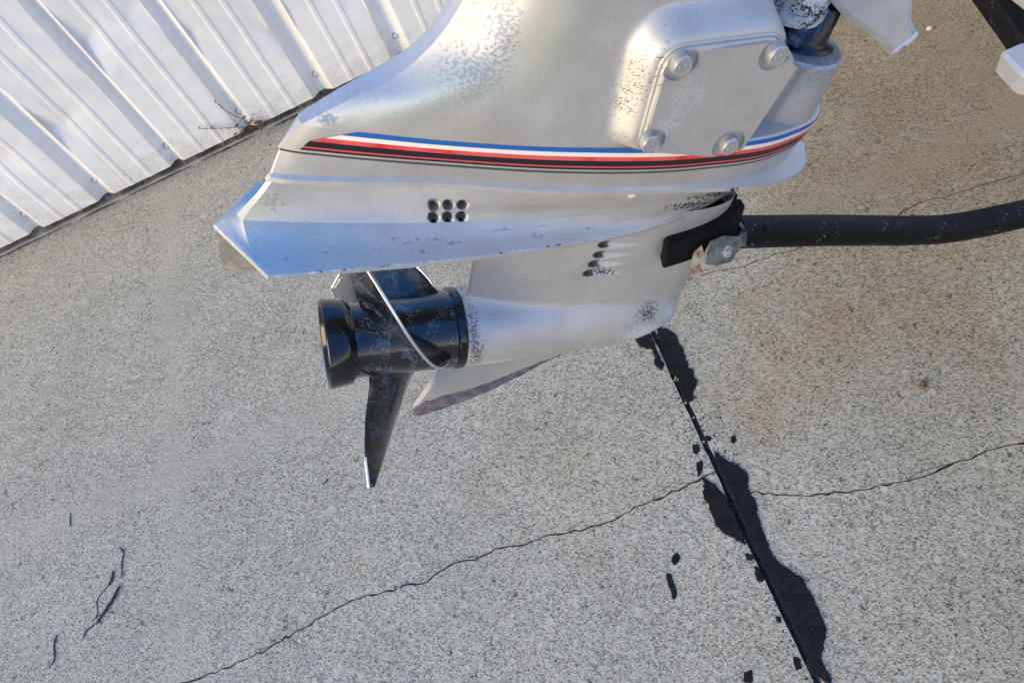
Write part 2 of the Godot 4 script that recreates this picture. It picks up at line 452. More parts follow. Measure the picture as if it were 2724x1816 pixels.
# Wear, tints and painted-in hole shade on the motor's paint. Texture pixels sit on the motor's x and (y - 0.7 z).
func paint_textures() -> void:
	var w := 1024
	var n1 := noise_bytes(FastNoiseLite.TYPE_SIMPLEX, 0.13, w, 31, 3)
	var n2 := noise_bytes(FastNoiseLite.TYPE_SIMPLEX, 0.25, w, 32, 2)
	var n3 := noise_bytes(FastNoiseLite.TYPE_SIMPLEX_SMOOTH, 0.015, w, 33, 3)
	var rgb := PackedByteArray()
	rgb.resize(w * w * 3)
	var orm := PackedByteArray()
	orm.resize(w * w * 3)
	var hgt := PackedByteArray()
	hgt.resize(w * w)
	for i in w * w:
		var v := 190 + (n1[i] - 128) / 26 + (n3[i] - 128) / 16
		rgb[i * 3] = v + 3
		rgb[i * 3 + 1] = v
		rgb[i * 3 + 2] = v - 7
		orm[i * 3] = 255
		orm[i * 3 + 1] = 142 + (n1[i] - 128) / 10
		orm[i * 3 + 2] = 165
		hgt[i] = 128 + (n2[i] - 128) / 14 + (n3[i] - 128) / 8
	# centre (x, y, z), radii, colour, how ragged, metal 0..1, relief, cover
	var wear_and_tints := [
		[Vector3(0.10, 0.43, 0.052), Vector2(0.035, 0.075), Color(0.72, 0.73, 0.60), 0.5, 0.35, 0, 0.35],
		[Vector3(0.045, 0.385, 0.042), Vector2(0.045, 0.028), Color(0.69, 0.73, 0.62), 0.7, 0.35, 0, 0.45],
		[Vector3(0.05, 0.395, 0.046), Vector2(0.022, 0.020), Color(0.44, 0.48, 0.60), 1.5, 0.6, -8, 0.45],
		[Vector3(0.068, 0.437, 0.047), Vector2(0.010, 0.026), Color(0.44, 0.48, 0.58), 1.5, 0.6, -8, 0.45],
		[Vector3(-0.02, 0.350, 0.03), Vector2(0.06, 0.014), Color(0.62, 0.71, 0.72), 0.6, 0.5, 0, 0.45],  # this and the next: teal tint over the aft slope
		[Vector3(0.0, 0.366, 0.03), Vector2(0.035, 0.010), Color(0.60, 0.70, 0.72), 0.6, 0.5, 0, 0.4],
		[Vector3(-0.075, 0.33, 0.016), Vector2(0.008, 0.006), Color(0.45, 0.52, 0.58), 0.8, 0.5, 0, 0.8],
		[Vector3(0.115, 0.36, 0.055), Vector2(0.011, 0.030), Color(0.86, 0.87, 0.88), 1.5, 0.6, 0, 0.3],
		[Vector3(0.08, 0.38, 0.05), Vector2(0.022, 0.016), Color(0.84, 0.85, 0.82), 1.5, 0.6, 0, 0.22],
		[Vector3(0.225, 0.385, 0.094), Vector2(0.010, 0.030), Color(0.86, 0.87, 0.88), 1.5, 0.5, 6, 0.38],
		[Vector3(0.242, 0.395, 0.094), Vector2(0.006, 0.018), Color(0.86, 0.87, 0.88), 1.4, 0.5, 6, 0.38],
		[Vector3(0.222, 0.36, 0.094), Vector2(0.012, 0.012), Color(0.84, 0.85, 0.86), 1.7, 0.5, 6, 0.38],
		[Vector3(-0.135, 0.232, 0.01), Vector2(0.013, 0.010), Color(0.60, 0.63, 0.55), 1.3, 0.3, -8, 0.9],
		[Vector3(-0.150, 0.224, 0.01), Vector2(0.016, 0.018), Color(0.74, 0.76, 0.64), 0.6, 0.3, 0, 0.7],
		[Vector3(-0.10, 0.198, 0.05), Vector2(0.075, 0.035), Color(0.56, 0.68, 0.74), 0.8, 0.7, 0, 0.35],  # this and the next: turquoise tint over the plate
		[Vector3(-0.13, 0.200, 0.04), Vector2(0.035, 0.03), Color(0.60, 0.74, 0.78), 0.8, 0.7, 0, 0.4],
		[Vector3(0.365, 0.220, 0.036), Vector2(0.030, 0.005), Color(0.12, 0.13, 0.14), 2.0, 0.1, -12, 1.0],
		[Vector3(0.335, 0.212, 0.042), Vector2(0.024, 0.004), Color(0.12, 0.13, 0.14), 2.3, 0.1, -12, 1.0],
		[Vector3(0.34, 0.020, 0.042), Vector2(0.013, 0.014), Color(0.33, 0.33, 0.33), 1.9, 0.2, -22, 1.0],
		[Vector3(0.345, -0.02, 0.044), Vector2(0.036, 0.016), Color(0.85, 0.87, 0.88), 1.3, 0.1, 4, 0.8],
		[Vector3(0.38, 0.003, 0.03), Vector2(0.018, 0.016), Color(0.83, 0.85, 0.86), 1.3, 0.1, 4, 0.7],
		[Vector3(0.093, 0.02, 0.050), Vector2(0.006, 0.040), Color(0.40, 0.41, 0.41), 1.4, 0.4, -14, 0.8],
		[Vector3(0.098, -0.01, 0.050), Vector2(0.008, 0.022), Color(0.40, 0.40, 0.40), 1.5, 0.4, -14, 0.7],
		[Vector3(0.13, -0.04, 0.050), Vector2(0.025, 0.010), Color(0.86, 0.87, 0.87), 1.5, 0.1, 4, 0.7],
		[Vector3(0.235, 0.105, 0.034), Vector2(0.013, 0.018), Color(0.55, 0.55, 0.54), 1.9, 0.4, -6, 0.4],
		[Vector3(0.255, 0.102, 0.034), Vector2(0.012, 0.005), Color(0.20, 0.21, 0.22), 1.9, 0.2, -6, 0.8],
		[Vector3(0.242, 0.112, 0.034), Vector2(0.008, 0.005), Color(0.30, 0.31, 0.32), 1.9, 0.2, -6, 0.6],
		[Vector3(0.42, 0.391, 0.0), Vector2(0.05, 0.05), Color(0.16, 0.17, 0.18), 0.5, 0.3, 0, 0.25],
		[Vector3(0.355, 0.236, 0.042), Vector2(0.007, 0.004), Color(0.05, 0.05, 0.06), 1.2, 0.0, -10, 1.0]]  # drain hole, its dark inside painted on as shade
	var ng := RandomNumberGenerator.new()
	ng.seed = 88
	for q in 26:    # nicks along the plate's edge and the housing's aft rim
		var ex := ng.randf_range(-0.14, 0.22)
		wear_and_tints.append([Vector3(ex, 0.190, 0.0675 - maxf(0.0, ex - 0.06) * 0.06), Vector2(ng.randf_range(0.001, 0.004), 0.0013), Color(0.85, 0.86, 0.87) if q % 3 else Color(0.2, 0.22, 0.25), 1.0, 0.3, 0, 0.9])
	for q in 18:
		wear_and_tints.append([Vector3(ng.randf_range(-0.15, 0.25), 0.198, ng.randf_range(0.035, 0.062)), Vector2(ng.randf_range(0.002, 0.007), ng.randf_range(0.001, 0.002)), Color(0.42, 0.52, 0.60), 1.8, 0.5, -6, 0.6])
	for s in wear_and_tints:
		var c: Vector3 = s[0]
		var rad: Vector2 = s[1]
		var at := muv(c) * w
		var rx := rad.x / 0.8 * w
		var ry := rad.y / 0.8 * w
		var col: Color = s[2]
		for y in range(maxi(0, int(at.y - ry * 1.5)), mini(w, int(at.y + ry * 1.5))):
			for x in range(maxi(0, int(at.x - rx * 1.5)), mini(w, int(at.x + rx * 1.5))):
				var i := y * w + x
				var d := Vector2((x - at.x) / rx, (y - at.y) / ry).length()
				var nn := ((n2[i] * 2 + n1[i] * 3) / 5.0 - 128.0) / 90.0
				var k: float = smoothstep(0.35, -0.35, d - 0.62 + nn * s[3]) * s[6]
				if s[3] < 1.0:
					k = smoothstep(1.3, 0.2, d + nn * s[3]) * s[6]
				if k <= 0.0:
					continue
				rgb[i * 3] = int(lerpf(rgb[i * 3], col.r * 255, k))
				rgb[i * 3 + 1] = int(lerpf(rgb[i * 3 + 1], col.g * 255, k))
				rgb[i * 3 + 2] = int(lerpf(rgb[i * 3 + 2], col.b * 255, k))
				orm[i * 3 + 1] = int(lerpf(orm[i * 3 + 1], 165, k))
				orm[i * 3 + 2] = int(lerpf(orm[i * 3 + 2], s[4] * 255, k))
				hgt[i] = clampi(hgt[i] + int(s[5] * k), 0, 255)
	# shade painted into the relief holes and into the mouths of the water intakes
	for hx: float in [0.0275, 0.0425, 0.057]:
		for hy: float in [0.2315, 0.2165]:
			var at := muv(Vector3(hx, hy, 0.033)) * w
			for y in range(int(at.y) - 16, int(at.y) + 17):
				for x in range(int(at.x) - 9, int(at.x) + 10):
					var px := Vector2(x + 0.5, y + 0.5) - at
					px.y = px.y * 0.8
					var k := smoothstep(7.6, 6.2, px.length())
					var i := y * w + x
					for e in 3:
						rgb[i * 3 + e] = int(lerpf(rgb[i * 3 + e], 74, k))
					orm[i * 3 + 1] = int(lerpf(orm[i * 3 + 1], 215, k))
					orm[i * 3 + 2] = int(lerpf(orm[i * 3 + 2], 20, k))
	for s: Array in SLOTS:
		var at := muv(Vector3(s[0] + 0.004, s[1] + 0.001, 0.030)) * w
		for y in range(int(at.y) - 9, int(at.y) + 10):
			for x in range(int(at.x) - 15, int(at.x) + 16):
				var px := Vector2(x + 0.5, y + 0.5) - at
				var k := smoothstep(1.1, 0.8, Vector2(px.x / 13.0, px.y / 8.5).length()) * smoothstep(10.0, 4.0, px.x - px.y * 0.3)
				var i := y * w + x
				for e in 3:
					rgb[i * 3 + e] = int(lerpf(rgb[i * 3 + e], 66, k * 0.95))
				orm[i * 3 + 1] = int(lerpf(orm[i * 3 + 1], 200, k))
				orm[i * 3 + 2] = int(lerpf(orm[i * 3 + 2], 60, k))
	# fine black pits along the aft edge of the cover's boss, and stray specks everywhere
	var g := RandomNumberGenerator.new()
	g.seed = 77
	for q in 330:
		var p := Vector3(0.187 + g.randfn() * 0.006 , 0.385 + g.randfn() * 0.022, 0.068)
		p.x += (p.y - 0.385) * 0.12
		if q > 230:
			p = Vector3(g.randf_range(-0.15, 0.45), g.randf_range(-0.05, 0.45), 0.03)
		var t := muv(p) * w
		var i := clampi(int(t.y), 0, w - 1) * w + clampi(int(t.x), 0, w - 1)
		var dim := g.randf_range(0.3, 0.7)
		for e in 3:
			rgb[i * 3 + e] = int(rgb[i * 3 + e] * dim)
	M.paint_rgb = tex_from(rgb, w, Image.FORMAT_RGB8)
	M.paint_orm = tex_from(orm, w, Image.FORMAT_RGB8)
	M.paint_bump = normal_from(hgt, w, 1.6)

# Two tones parted by ragged noise: scuffed black enamel, grease on a casting, scale on a sheet.
func ragged_texture(lo: Color, hi: Color, freq: float, cut: float, soft: float, seed_no: int, w := 512) -> ImageTexture:
	var a := noise_bytes(FastNoiseLite.TYPE_SIMPLEX, freq, w, seed_no, 4)
	var b := noise_bytes(FastNoiseLite.TYPE_SIMPLEX_SMOOTH, freq * 0.18, w, seed_no + 1, 2)
	var rgb := PackedByteArray()
	rgb.resize(w * w * 3)
	for i in w * w:
		var v := (a[i] + b[i]) / 510.0
		var c := lo.lerp(hi, smoothstep(cut - soft, cut + soft, v))
		rgb[i * 3] = b255(c.r)
		rgb[i * 3 + 1] = b255(c.g)
		rgb[i * 3 + 2] = b255(c.b)
	return tex_from(rgb, w, Image.FORMAT_RGB8)

# White enamel on the sheets: faint runs, splash dirt near the ground, specks of rust. 2 m wide, 1.25 m high.
func wall_texture() -> ImageTexture:
	var w := 1024
	var a := noise_bytes(FastNoiseLite.TYPE_SIMPLEX, 0.02, w, 63, 4)
	var b := noise_bytes(FastNoiseLite.TYPE_SIMPLEX, 0.14, w, 64, 2)
	var rgb := PackedByteArray()
	rgb.resize(w * w * 3)
	for y in w:
		var high := 1.25 * (1.0 - float(y) / w)
		for x in w:
			var i := y * w + x
			var run := a[(y / 24) * w + x] / 255.0
			var c := Color(0.91, 0.902, 0.868) * (0.985 + 0.03 * (a[i] / 255.0))
			c = c.lerp(Color(0.80, 0.785, 0.74), 0.22 * smoothstep(0.55, 0.85, run))
			var dirt := smoothstep(0.17, 0.03, high + (a[i] / 255.0 - 0.5) * 0.12) * (0.25 + 0.75 * smoothstep(0.35, 0.75, b[i] / 255.0))
			c = c.lerp(Color(0.64, 0.60, 0.52), 0.34 * dirt)
			rgb[i * 3] = b255(c.r)
			rgb[i * 3 + 1] = b255(c.g)
			rgb[i * 3 + 2] = b255(c.b)
	var g := RandomNumberGenerator.new()
	g.seed = 65
	for q in 260:
		var x := g.randi_range(2, w - 3)
		var y := int(w * (1.0 - pow(g.randf(), 2.0) * 0.8)) - 2
		var rust := g.randf() < 0.4
		var tall := g.randi_range(1, 3) if not rust else g.randi_range(1, 9)
		for k in tall:
			var i := mini(y + k, w - 1) * w + x
			var f := 0.55 * (1.0 - float(k) / tall)
			rgb[i * 3] = int(lerpf(rgb[i * 3], 120 if rust else 70, f))
			rgb[i * 3 + 1] = int(lerpf(rgb[i * 3 + 1], 85 if rust else 66, f))
			rgb[i * 3 + 2] = int(lerpf(rgb[i * 3 + 2], 50 if rust else 60, f))
	return tex_from(rgb, w, Image.FORMAT_RGB8)

func wall_uv(p: Vector3) -> Vector2:
	return Vector2((p - WALL_O).dot(WALL_D) / 2.0, 1.0 - p.y / 1.25)

func flat_mat(c: Color, rough: float, metal := 0.0) -> StandardMaterial3D:
	var m := StandardMaterial3D.new()
	m.albedo_color = c
	m.roughness = rough
	m.metallic = metal
	return m

func tri_mat(t: Texture2D, rough: float, metal: float, metres: float) -> StandardMaterial3D:
	var m := flat_mat(Color.WHITE, rough, metal)
	m.albedo_texture = t
	m.uv1_triplanar = true
	m.uv1_scale = Vector3.ONE / metres
	return m

func make_materials() -> void:
	concrete_textures()
	paint_textures()
	var c := flat_mat(Color.WHITE, 0.88)
	c.albedo_texture = M.concrete_rgb
	c.normal_enabled = true
	c.normal_texture = M.concrete_bump
	c.normal_scale = 0.8
	c.uv1_scale = Vector3(1 / 2.3, 1 / 2.3, 1)
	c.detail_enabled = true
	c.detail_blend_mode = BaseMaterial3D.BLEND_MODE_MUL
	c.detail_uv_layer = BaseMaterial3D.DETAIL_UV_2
	c.detail_albedo = stain_tone_texture()
	M.concrete = c
	var p := flat_mat(Color.WHITE, 1.0, 1.0)
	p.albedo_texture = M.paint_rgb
	p.roughness_texture = M.paint_orm
	p.roughness_texture_channel = BaseMaterial3D.TEXTURE_CHANNEL_GREEN
	p.metallic_texture = M.paint_orm
	p.metallic_texture_channel = BaseMaterial3D.TEXTURE_CHANNEL_BLUE
	p.normal_enabled = true
	p.normal_texture = M.paint_bump
	p.normal_scale = 0.35
	M.paint = p
	M.blue = flat_mat(lin(0.012, 0.115, 0.42), 0.28)
	M.white = flat_mat(lin(0.80, 0.77, 0.66), 0.3)
	M.red = tri_mat(ragged_texture(Color(0.80, 0.13, 0.07), Color(0.86, 0.36, 0.34), 0.02, 0.56, 0.16, 61, 256), 0.3, 0.0, 0.3)
	M.pink = flat_mat(lin(0.60, 0.075, 0.075), 0.3)
	M.black = flat_mat(lin(0.012, 0.010, 0.018), 0.25)
	var pr := tri_mat(ragged_texture(Color(0.035, 0.035, 0.04), Color(0.34, 0.38, 0.44), 0.035, 0.64, 0.09, 41), 0.24, 0.0, 0.10)
	pr.clearcoat_enabled = true
	pr.clearcoat = 0.5
	pr.clearcoat_roughness = 0.08
	M.enamel = pr
	M.enamel_clean = flat_mat(lin(0.008, 0.008, 0.009), 0.12)
	M.bare = flat_mat(lin(0.80, 0.80, 0.79), 0.28, 0.9)
	M.rubber = flat_mat(lin(0.006, 0.006, 0.006), 0.75)
	M.rubber.metallic_specular = 0.25
	M.pipe = tri_mat(ragged_texture(Color(0.04, 0.043, 0.048), Color(0.62, 0.65, 0.68), 0.05, 0.81, 0.02, 45), 0.55, 0.0, 0.12)
	M.pipe.metallic_specular = 0.3
	M.zinc = tri_mat(ragged_texture(Color(0.42, 0.45, 0.45), Color(0.62, 0.65, 0.65), 0.04, 0.5, 0.12, 47, 256), 0.42, 0.75, 0.05)
	M.rust = tri_mat(ragged_texture(Color(0.40, 0.25, 0.15), Color(0.60, 0.58, 0.54), 0.05, 0.47, 0.10, 49, 256), 0.85, 0.1, 0.03)
	M.anode = tri_mat(ragged_texture(Color(0.60, 0.57, 0.50), Color(0.70, 0.67, 0.60), 0.03, 0.5, 0.2, 51, 256), 0.7, 0.1, 0.08)
	M.worn = tri_mat(ragged_texture(Color(0.40, 0.37, 0.40), Color(0.53, 0.50, 0.53), 0.05, 0.5, 0.12, 53, 256), 0.62, 0.5, 0.06)
	M.cast = tri_mat(ragged_texture(Color(0.735, 0.735, 0.715), Color(0.77, 0.77, 0.75), 0.03, 0.5, 0.25, 55, 256), 0.5, 0.35, 0.08)
	M.greasy = tri_mat(ragged_texture(Color(0.80, 0.81, 0.80), Color(0.05, 0.05, 0.05), 0.06, 0.56, 0.03, 57, 256), 0.35, 0.1, 0.06)
	M.bolt = flat_mat(lin(0.46, 0.455, 0.44), 0.46, 0.6)
	var tr := tri_mat(ragged_texture(Color(0.04, 0.042, 0.048), Color(0.10, 0.104, 0.115), 0.05, 0.5, 0.15, 59, 256), 0.55, 0.0, 0.06)
	var tb := noise_bytes(FastNoiseLite.TYPE_SIMPLEX, 0.07, 256, 60, 3)
	tr.metallic_specular = 0.3
	tr.normal_enabled = true
	tr.normal_texture = normal_from(tb, 256, 7.0)
	tr.normal_scale = 1.0
	M.tar = tr
	var jt := flat_mat(lin(0.006, 0.006, 0.007), 0.28)
	jt.uv1_triplanar = true
	jt.uv1_scale = Vector3.ONE * 25
	jt.normal_enabled = true
	jt.normal_texture = normal_from(tb, 256, 6.0)
	M.joint = jt
	M.wall = flat_mat(Color.WHITE, 0.4)
	M.wall.albedo_texture = wall_texture()
	M.screw = flat_mat(lin(0.66, 0.66, 0.64), 0.45, 0.3)
	M.gasket = flat_mat(lin(0.05, 0.05, 0.05), 0.7)
	M.dirt = tri_mat(ragged_texture(Color(0.27, 0.24, 0.20), Color(0.52, 0.48, 0.42), 0.04, 0.5, 0.16, 65, 256), 0.95, 0.0, 0.15)
	M.kerb = tri_mat(ragged_texture(Color(0.52, 0.52, 0.51), Color(0.66, 0.655, 0.635), 0.04, 0.5, 0.2, 67, 256), 0.9, 0.0, 0.15)
	M.earth = flat_mat(lin(0.035, 0.032, 0.028), 1.0)
	M.twig = tri_mat(ragged_texture(Color(0.24, 0.17, 0.13), Color(0.38, 0.29, 0.23), 0.08, 0.5, 0.2, 69, 128), 0.9, 0.0, 0.02)
	M.dry_leaf = flat_mat(lin(0.12, 0.06, 0.03), 0.8)
	M.leaf = flat_mat(lin(0.10, 0.22, 0.035), 0.5)
	M.pale_stone = flat_mat(lin(0.60, 0.56, 0.46), 0.8)
	M.grey_stone = flat_mat(lin(0.27, 0.29, 0.30), 0.8)
	M.acorn = flat_mat(lin(0.10, 0.06, 0.035), 0.5)
	M.hull = flat_mat(lin(0.74, 0.74, 0.69), 0.3)

# ---------------------------------------------------------------- the yard
func slab(parent: Node, poly: PackedVector2Array) -> void:
	var st := begin()
	if Geometry2D.is_polygon_clockwise(poly):
		poly.reverse()
	var ix := Geometry2D.triangulate_polygon(poly)
	next_group(st)
	for i in range(0, ix.size(), 3):
		for k: int in [0, 1, 2]:
			var p := poly[ix[i + k]]
			st.set_uv(p)
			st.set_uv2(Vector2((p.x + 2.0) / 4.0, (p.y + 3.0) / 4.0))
			st.add_vertex(Vector3(p.x, 0, p.y))
	for i in poly.size():
		next_group(st)
		var a := poly[i]
		var b := poly[(i + 1) % poly.size()]
		var v := [Vector3(a.x, 0, a.y), Vector3(b.x, 0, b.y), Vector3(b.x, -0.05, b.y), Vector3(a.x, -0.05, a.y)]
		for t: int in [0, 1, 2, 0, 2, 3]:
			var p: Vector3 = v[t]
			st.set_uv(Vector2(p.x + p.y, p.z + p.y))
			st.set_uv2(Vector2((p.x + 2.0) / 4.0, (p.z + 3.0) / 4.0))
			st.add_vertex(p)
	part("slab", done(st, true), M.concrete, parent)

# A rough line: subdivided, with small sideways wander that is the same for both slabs it parts.
func rough(line: Array, step: float, wander: float, seed_no: int) -> PackedVector2Array:
	var g := RandomNumberGenerator.new()
	g.seed = seed_no
	var out := PackedVector2Array()
	for i in line.size() - 1:
		var a: Vector2 = line[i]
		var b: Vector2 = line[i + 1]
		var n := clampi(int(a.distance_to(b) / step), 1, 12)
		for k in n:
			var p := a.lerp(b, float(k) / n)
			if i + k > 0:
				p += Vector2(g.randfn(), g.randfn()) * wander
			out.append(p)
	out.append(line[-1])
	return out

func offset_line(line: PackedVector2Array, by: float, ragged: float, seed_no: int) -> PackedVector2Array:
	var g := RandomNumberGenerator.new()
	g.seed = seed_no
	var out := PackedVector2Array()
	for i in line.size():
		var d := (line[mini(i + 1, line.size() - 1)] - line[maxi(i - 1, 0)]).normalized()
		var w := absf(by) + absf(g.randfn()) * ragged
		out.append(line[i] + Vector2(-d.y, d.x) * (w if by > 0 else -w))
	return out

func back(p: PackedVector2Array) -> PackedVector2Array:
	var q := p.duplicate()
	q.reverse()
	return q

func tar_mesh(poly: Array, seed_no: int, tall := 0.003) -> ArrayMesh:
	var loop := PackedVector3Array()
	for p: Vector2 in poly:
		loop.append(Vector3(p.x, 0, p.y))
	loop.append(loop[0])
	var closed := []
	for p in curve_pts(loop, 4):
		closed.append(Vector2(p.x, p.z))
	var wob := 0.0016 if poly.size() > 8 else 0.0006
	var line := PackedVector2Array()
	for again in 6:
		line = rough(closed, 0.005, wob, seed_no + again * 100)
		line.remove_at(line.size() - 1)
		if Geometry2D.triangulate_polygon(line).size() > 0:
			break
		wob *= 0.7
	var st := begin()
	plate(st, line, -0.001, tall, tall * 0.6, Transform3D(Basis(Vector3(1, 0, 0), Vector3(0, 0, -1), Vector3(0, 1, 0)), Vector3.ZERO) * Transform3D(Basis(Vector3(1, 0, 0), Vector3(0, -1, 0), Vector3(0, 0, 1)), Vector3.ZERO), xz_uv)
	return done(st)

func build_ground() -> void:
	var ground := Node3D.new()
	ground.name = "ground"
	add_child(ground)
	tag(ground, "", "", "", "structure")
	var far := PlaneMesh.new()
	far.size = Vector2(900, 900)
	part("earth", far, M.earth, ground, Transform3D(Basis(), Vector3(0, -0.045, 0)))
	var half := 0.0062
	# the sawn joint runs square to the wall
	var jl: Array = [Vector2(0.2, -2.27), Vector2(0.201, -1.6), Vector2(0.201, -1.05)]
	for p in JOINT:
		if p != JOINT[1]:
			jl.append(p)
	jl.append(Vector2(0.17, 6.0))
	var j := rough(jl, 0.02, 0.0004, 5)
	var low := rough(CRACK_LOW, 0.012, 0.0016, 6)
	var right := rough(CRACK_RIGHT, 0.012, 0.0014, 7)
	var farc := rough(CRACK_FAR, 0.015, 0.0014, 8)
	var jx := func(z: float) -> float:
		for i in j.size() - 1:
			if (j[i].y - z) * (j[i + 1].y - z) <= 0:
				return lerpf(j[i].x, j[i + 1].x, inverse_lerp(j[i].y, j[i + 1].y, z))
		return 0.2
	var jspan := func(z0: float, z1: float, side: float) -> PackedVector2Array:
		var out := PackedVector2Array([Vector2(jx.call(z0) + side * half, z0)])
		for p in j:
			if p.y > z0 + 0.002 and p.y < z1 - 0.002:
				out.append(p + Vector2(side * half, 0))
		out.append(Vector2(jx.call(z1) + side * half, z1))
		return out
	var wz := -2.235
	# left of the joint
	var lo_up := offset_line(low, -0.0011, 0.0011, 1)
	var lo_dn := offset_line(low, 0.0011, 0.0011, 2)
	var lz := low[-1].y
	lo_up.remove_at(lo_up.size() - 1)
	lo_dn.remove_at(lo_dn.size() - 1)
	var a := PackedVector2Array([Vector2(-14, wz - 0.03)])
	a.append_array(jspan.call(wz - 0.03, lz - 0.002, -1.0))
	a.append_array(back(lo_up))
	a.append_array([Vector2(-2.4, -0.42), Vector2(-5, -0.75), Vector2(-14, -0.9)])
	slab(ground, a)
	var b := PackedVector2Array([Vector2(-14, -0.896), Vector2(-5, -0.746), Vector2(-2.4, -0.416)])
	b.append_array(lo_dn)
	b.append_array(jspan.call(lz + 0.002, 5.9, -1.0))
	b.append(Vector2(-14, 5.9))
	slab(ground, b)
	# right of the joint: beyond the far crack, between the cracks, below
	var f_up := offset_line(farc, -0.0013, 0.0005, 3)
	var f_dn := offset_line(farc, 0.0013, 0.0005, 4)
	var r_up := offset_line(right, -0.0010, 0.0010, 5)
	var r_dn := offset_line(right, 0.0010, 0.0010, 6)
	var rz := right[0].y
	r_up.remove_at(0)
	r_dn.remove_at(0)
	var fz := farc[0].y - 0.02
	var c := PackedVector2Array([Vector2(14, wz - 0.03), Vector2(14, -0.7), Vector2(4, -0.82)])
	c.append_array(back(f_up))
	c.append_array(back(jspan.call(wz - 0.03, fz - 0.0015, 1.0)))
	slab(ground, c)
	var d := PackedVector2Array([Vector2(14, -0.697), Vector2(14, -0.1), Vector2(4, -0.2)])
	d.append_array(back(r_up))
	d.append_array(back(jspan.call(fz + 0.0015, rz - 0.002, 1.0)))
	d.append_array(f_dn)
	d.append(Vector2(4, -0.817))
	slab(ground, d)
	var e := PackedVector2Array([Vector2(14, -0.096), Vector2(14, 5.9)])
	e.append_array(back(jspan.call(rz + 0.002, 5.9, 1.0)))
	e.append_array(r_dn)
	e.append(Vector2(4, -0.196))
	slab(ground, e)
	var rest := PlaneMesh.new()
	rest.size = Vector2(28, 30)
	part("slab", rest, M.kerb, ground, Transform3D(Basis(), Vector3(0, -0.004, 20.9)))
	# hairline side branches of the cracks, thin black seams
	for br: Array in [BRANCH_LOW, BRANCH_RIGHT]:
		var line := rough(br, 0.01, 0.001, 9)
		var pts := PackedVector3Array()
		for p in line:
			pts.append(Vector3(p.x, -0.0005, p.y))
		part("hairline_crack", tube_mesh(pts, [0.0009], 5), M.joint, ground)
	# sealant standing a little below the slab edges, broken here and there
	var g := RandomNumberGenerator.new()
	g.seed = 12
	var st := begin()
	for i in j.size() - 1:
		next_group(st)
		var d0 := -0.004 - 0.004 * g.randf()
		var p := j[i]
		var q := j[i + 1]
		if p.y < -2.2 or p.y > 1.5:
			continue
		for s in 4:
			var x0 := lerpf(-half, half, s / 4.0)
			var x1 := lerpf(-half, half, (s + 1) / 4.0)
			var y0 := d0 - 0.003 * sin(PI * s / 4.0)
			var y1 := d0 - 0.003 * sin(PI * (s + 1) / 4.0)
			quad(st, Vector3(p.x + x0, y0, p.y), Vector3(p.x + x1, y1, p.y), Vector3(q.x + x1, y1, q.y), Vector3(q.x + x0, y0, q.y), xz_uv)
	part("joint_sealant", done(st), M.joint, ground)

func top_mesh(called: String, mesh: Mesh, m: Material, label: String, category: String, group := "", at := Transform3D()) -> void:
	var o := part(numbered(called), mesh, m, self, at)
	tag(o, label, category, group)

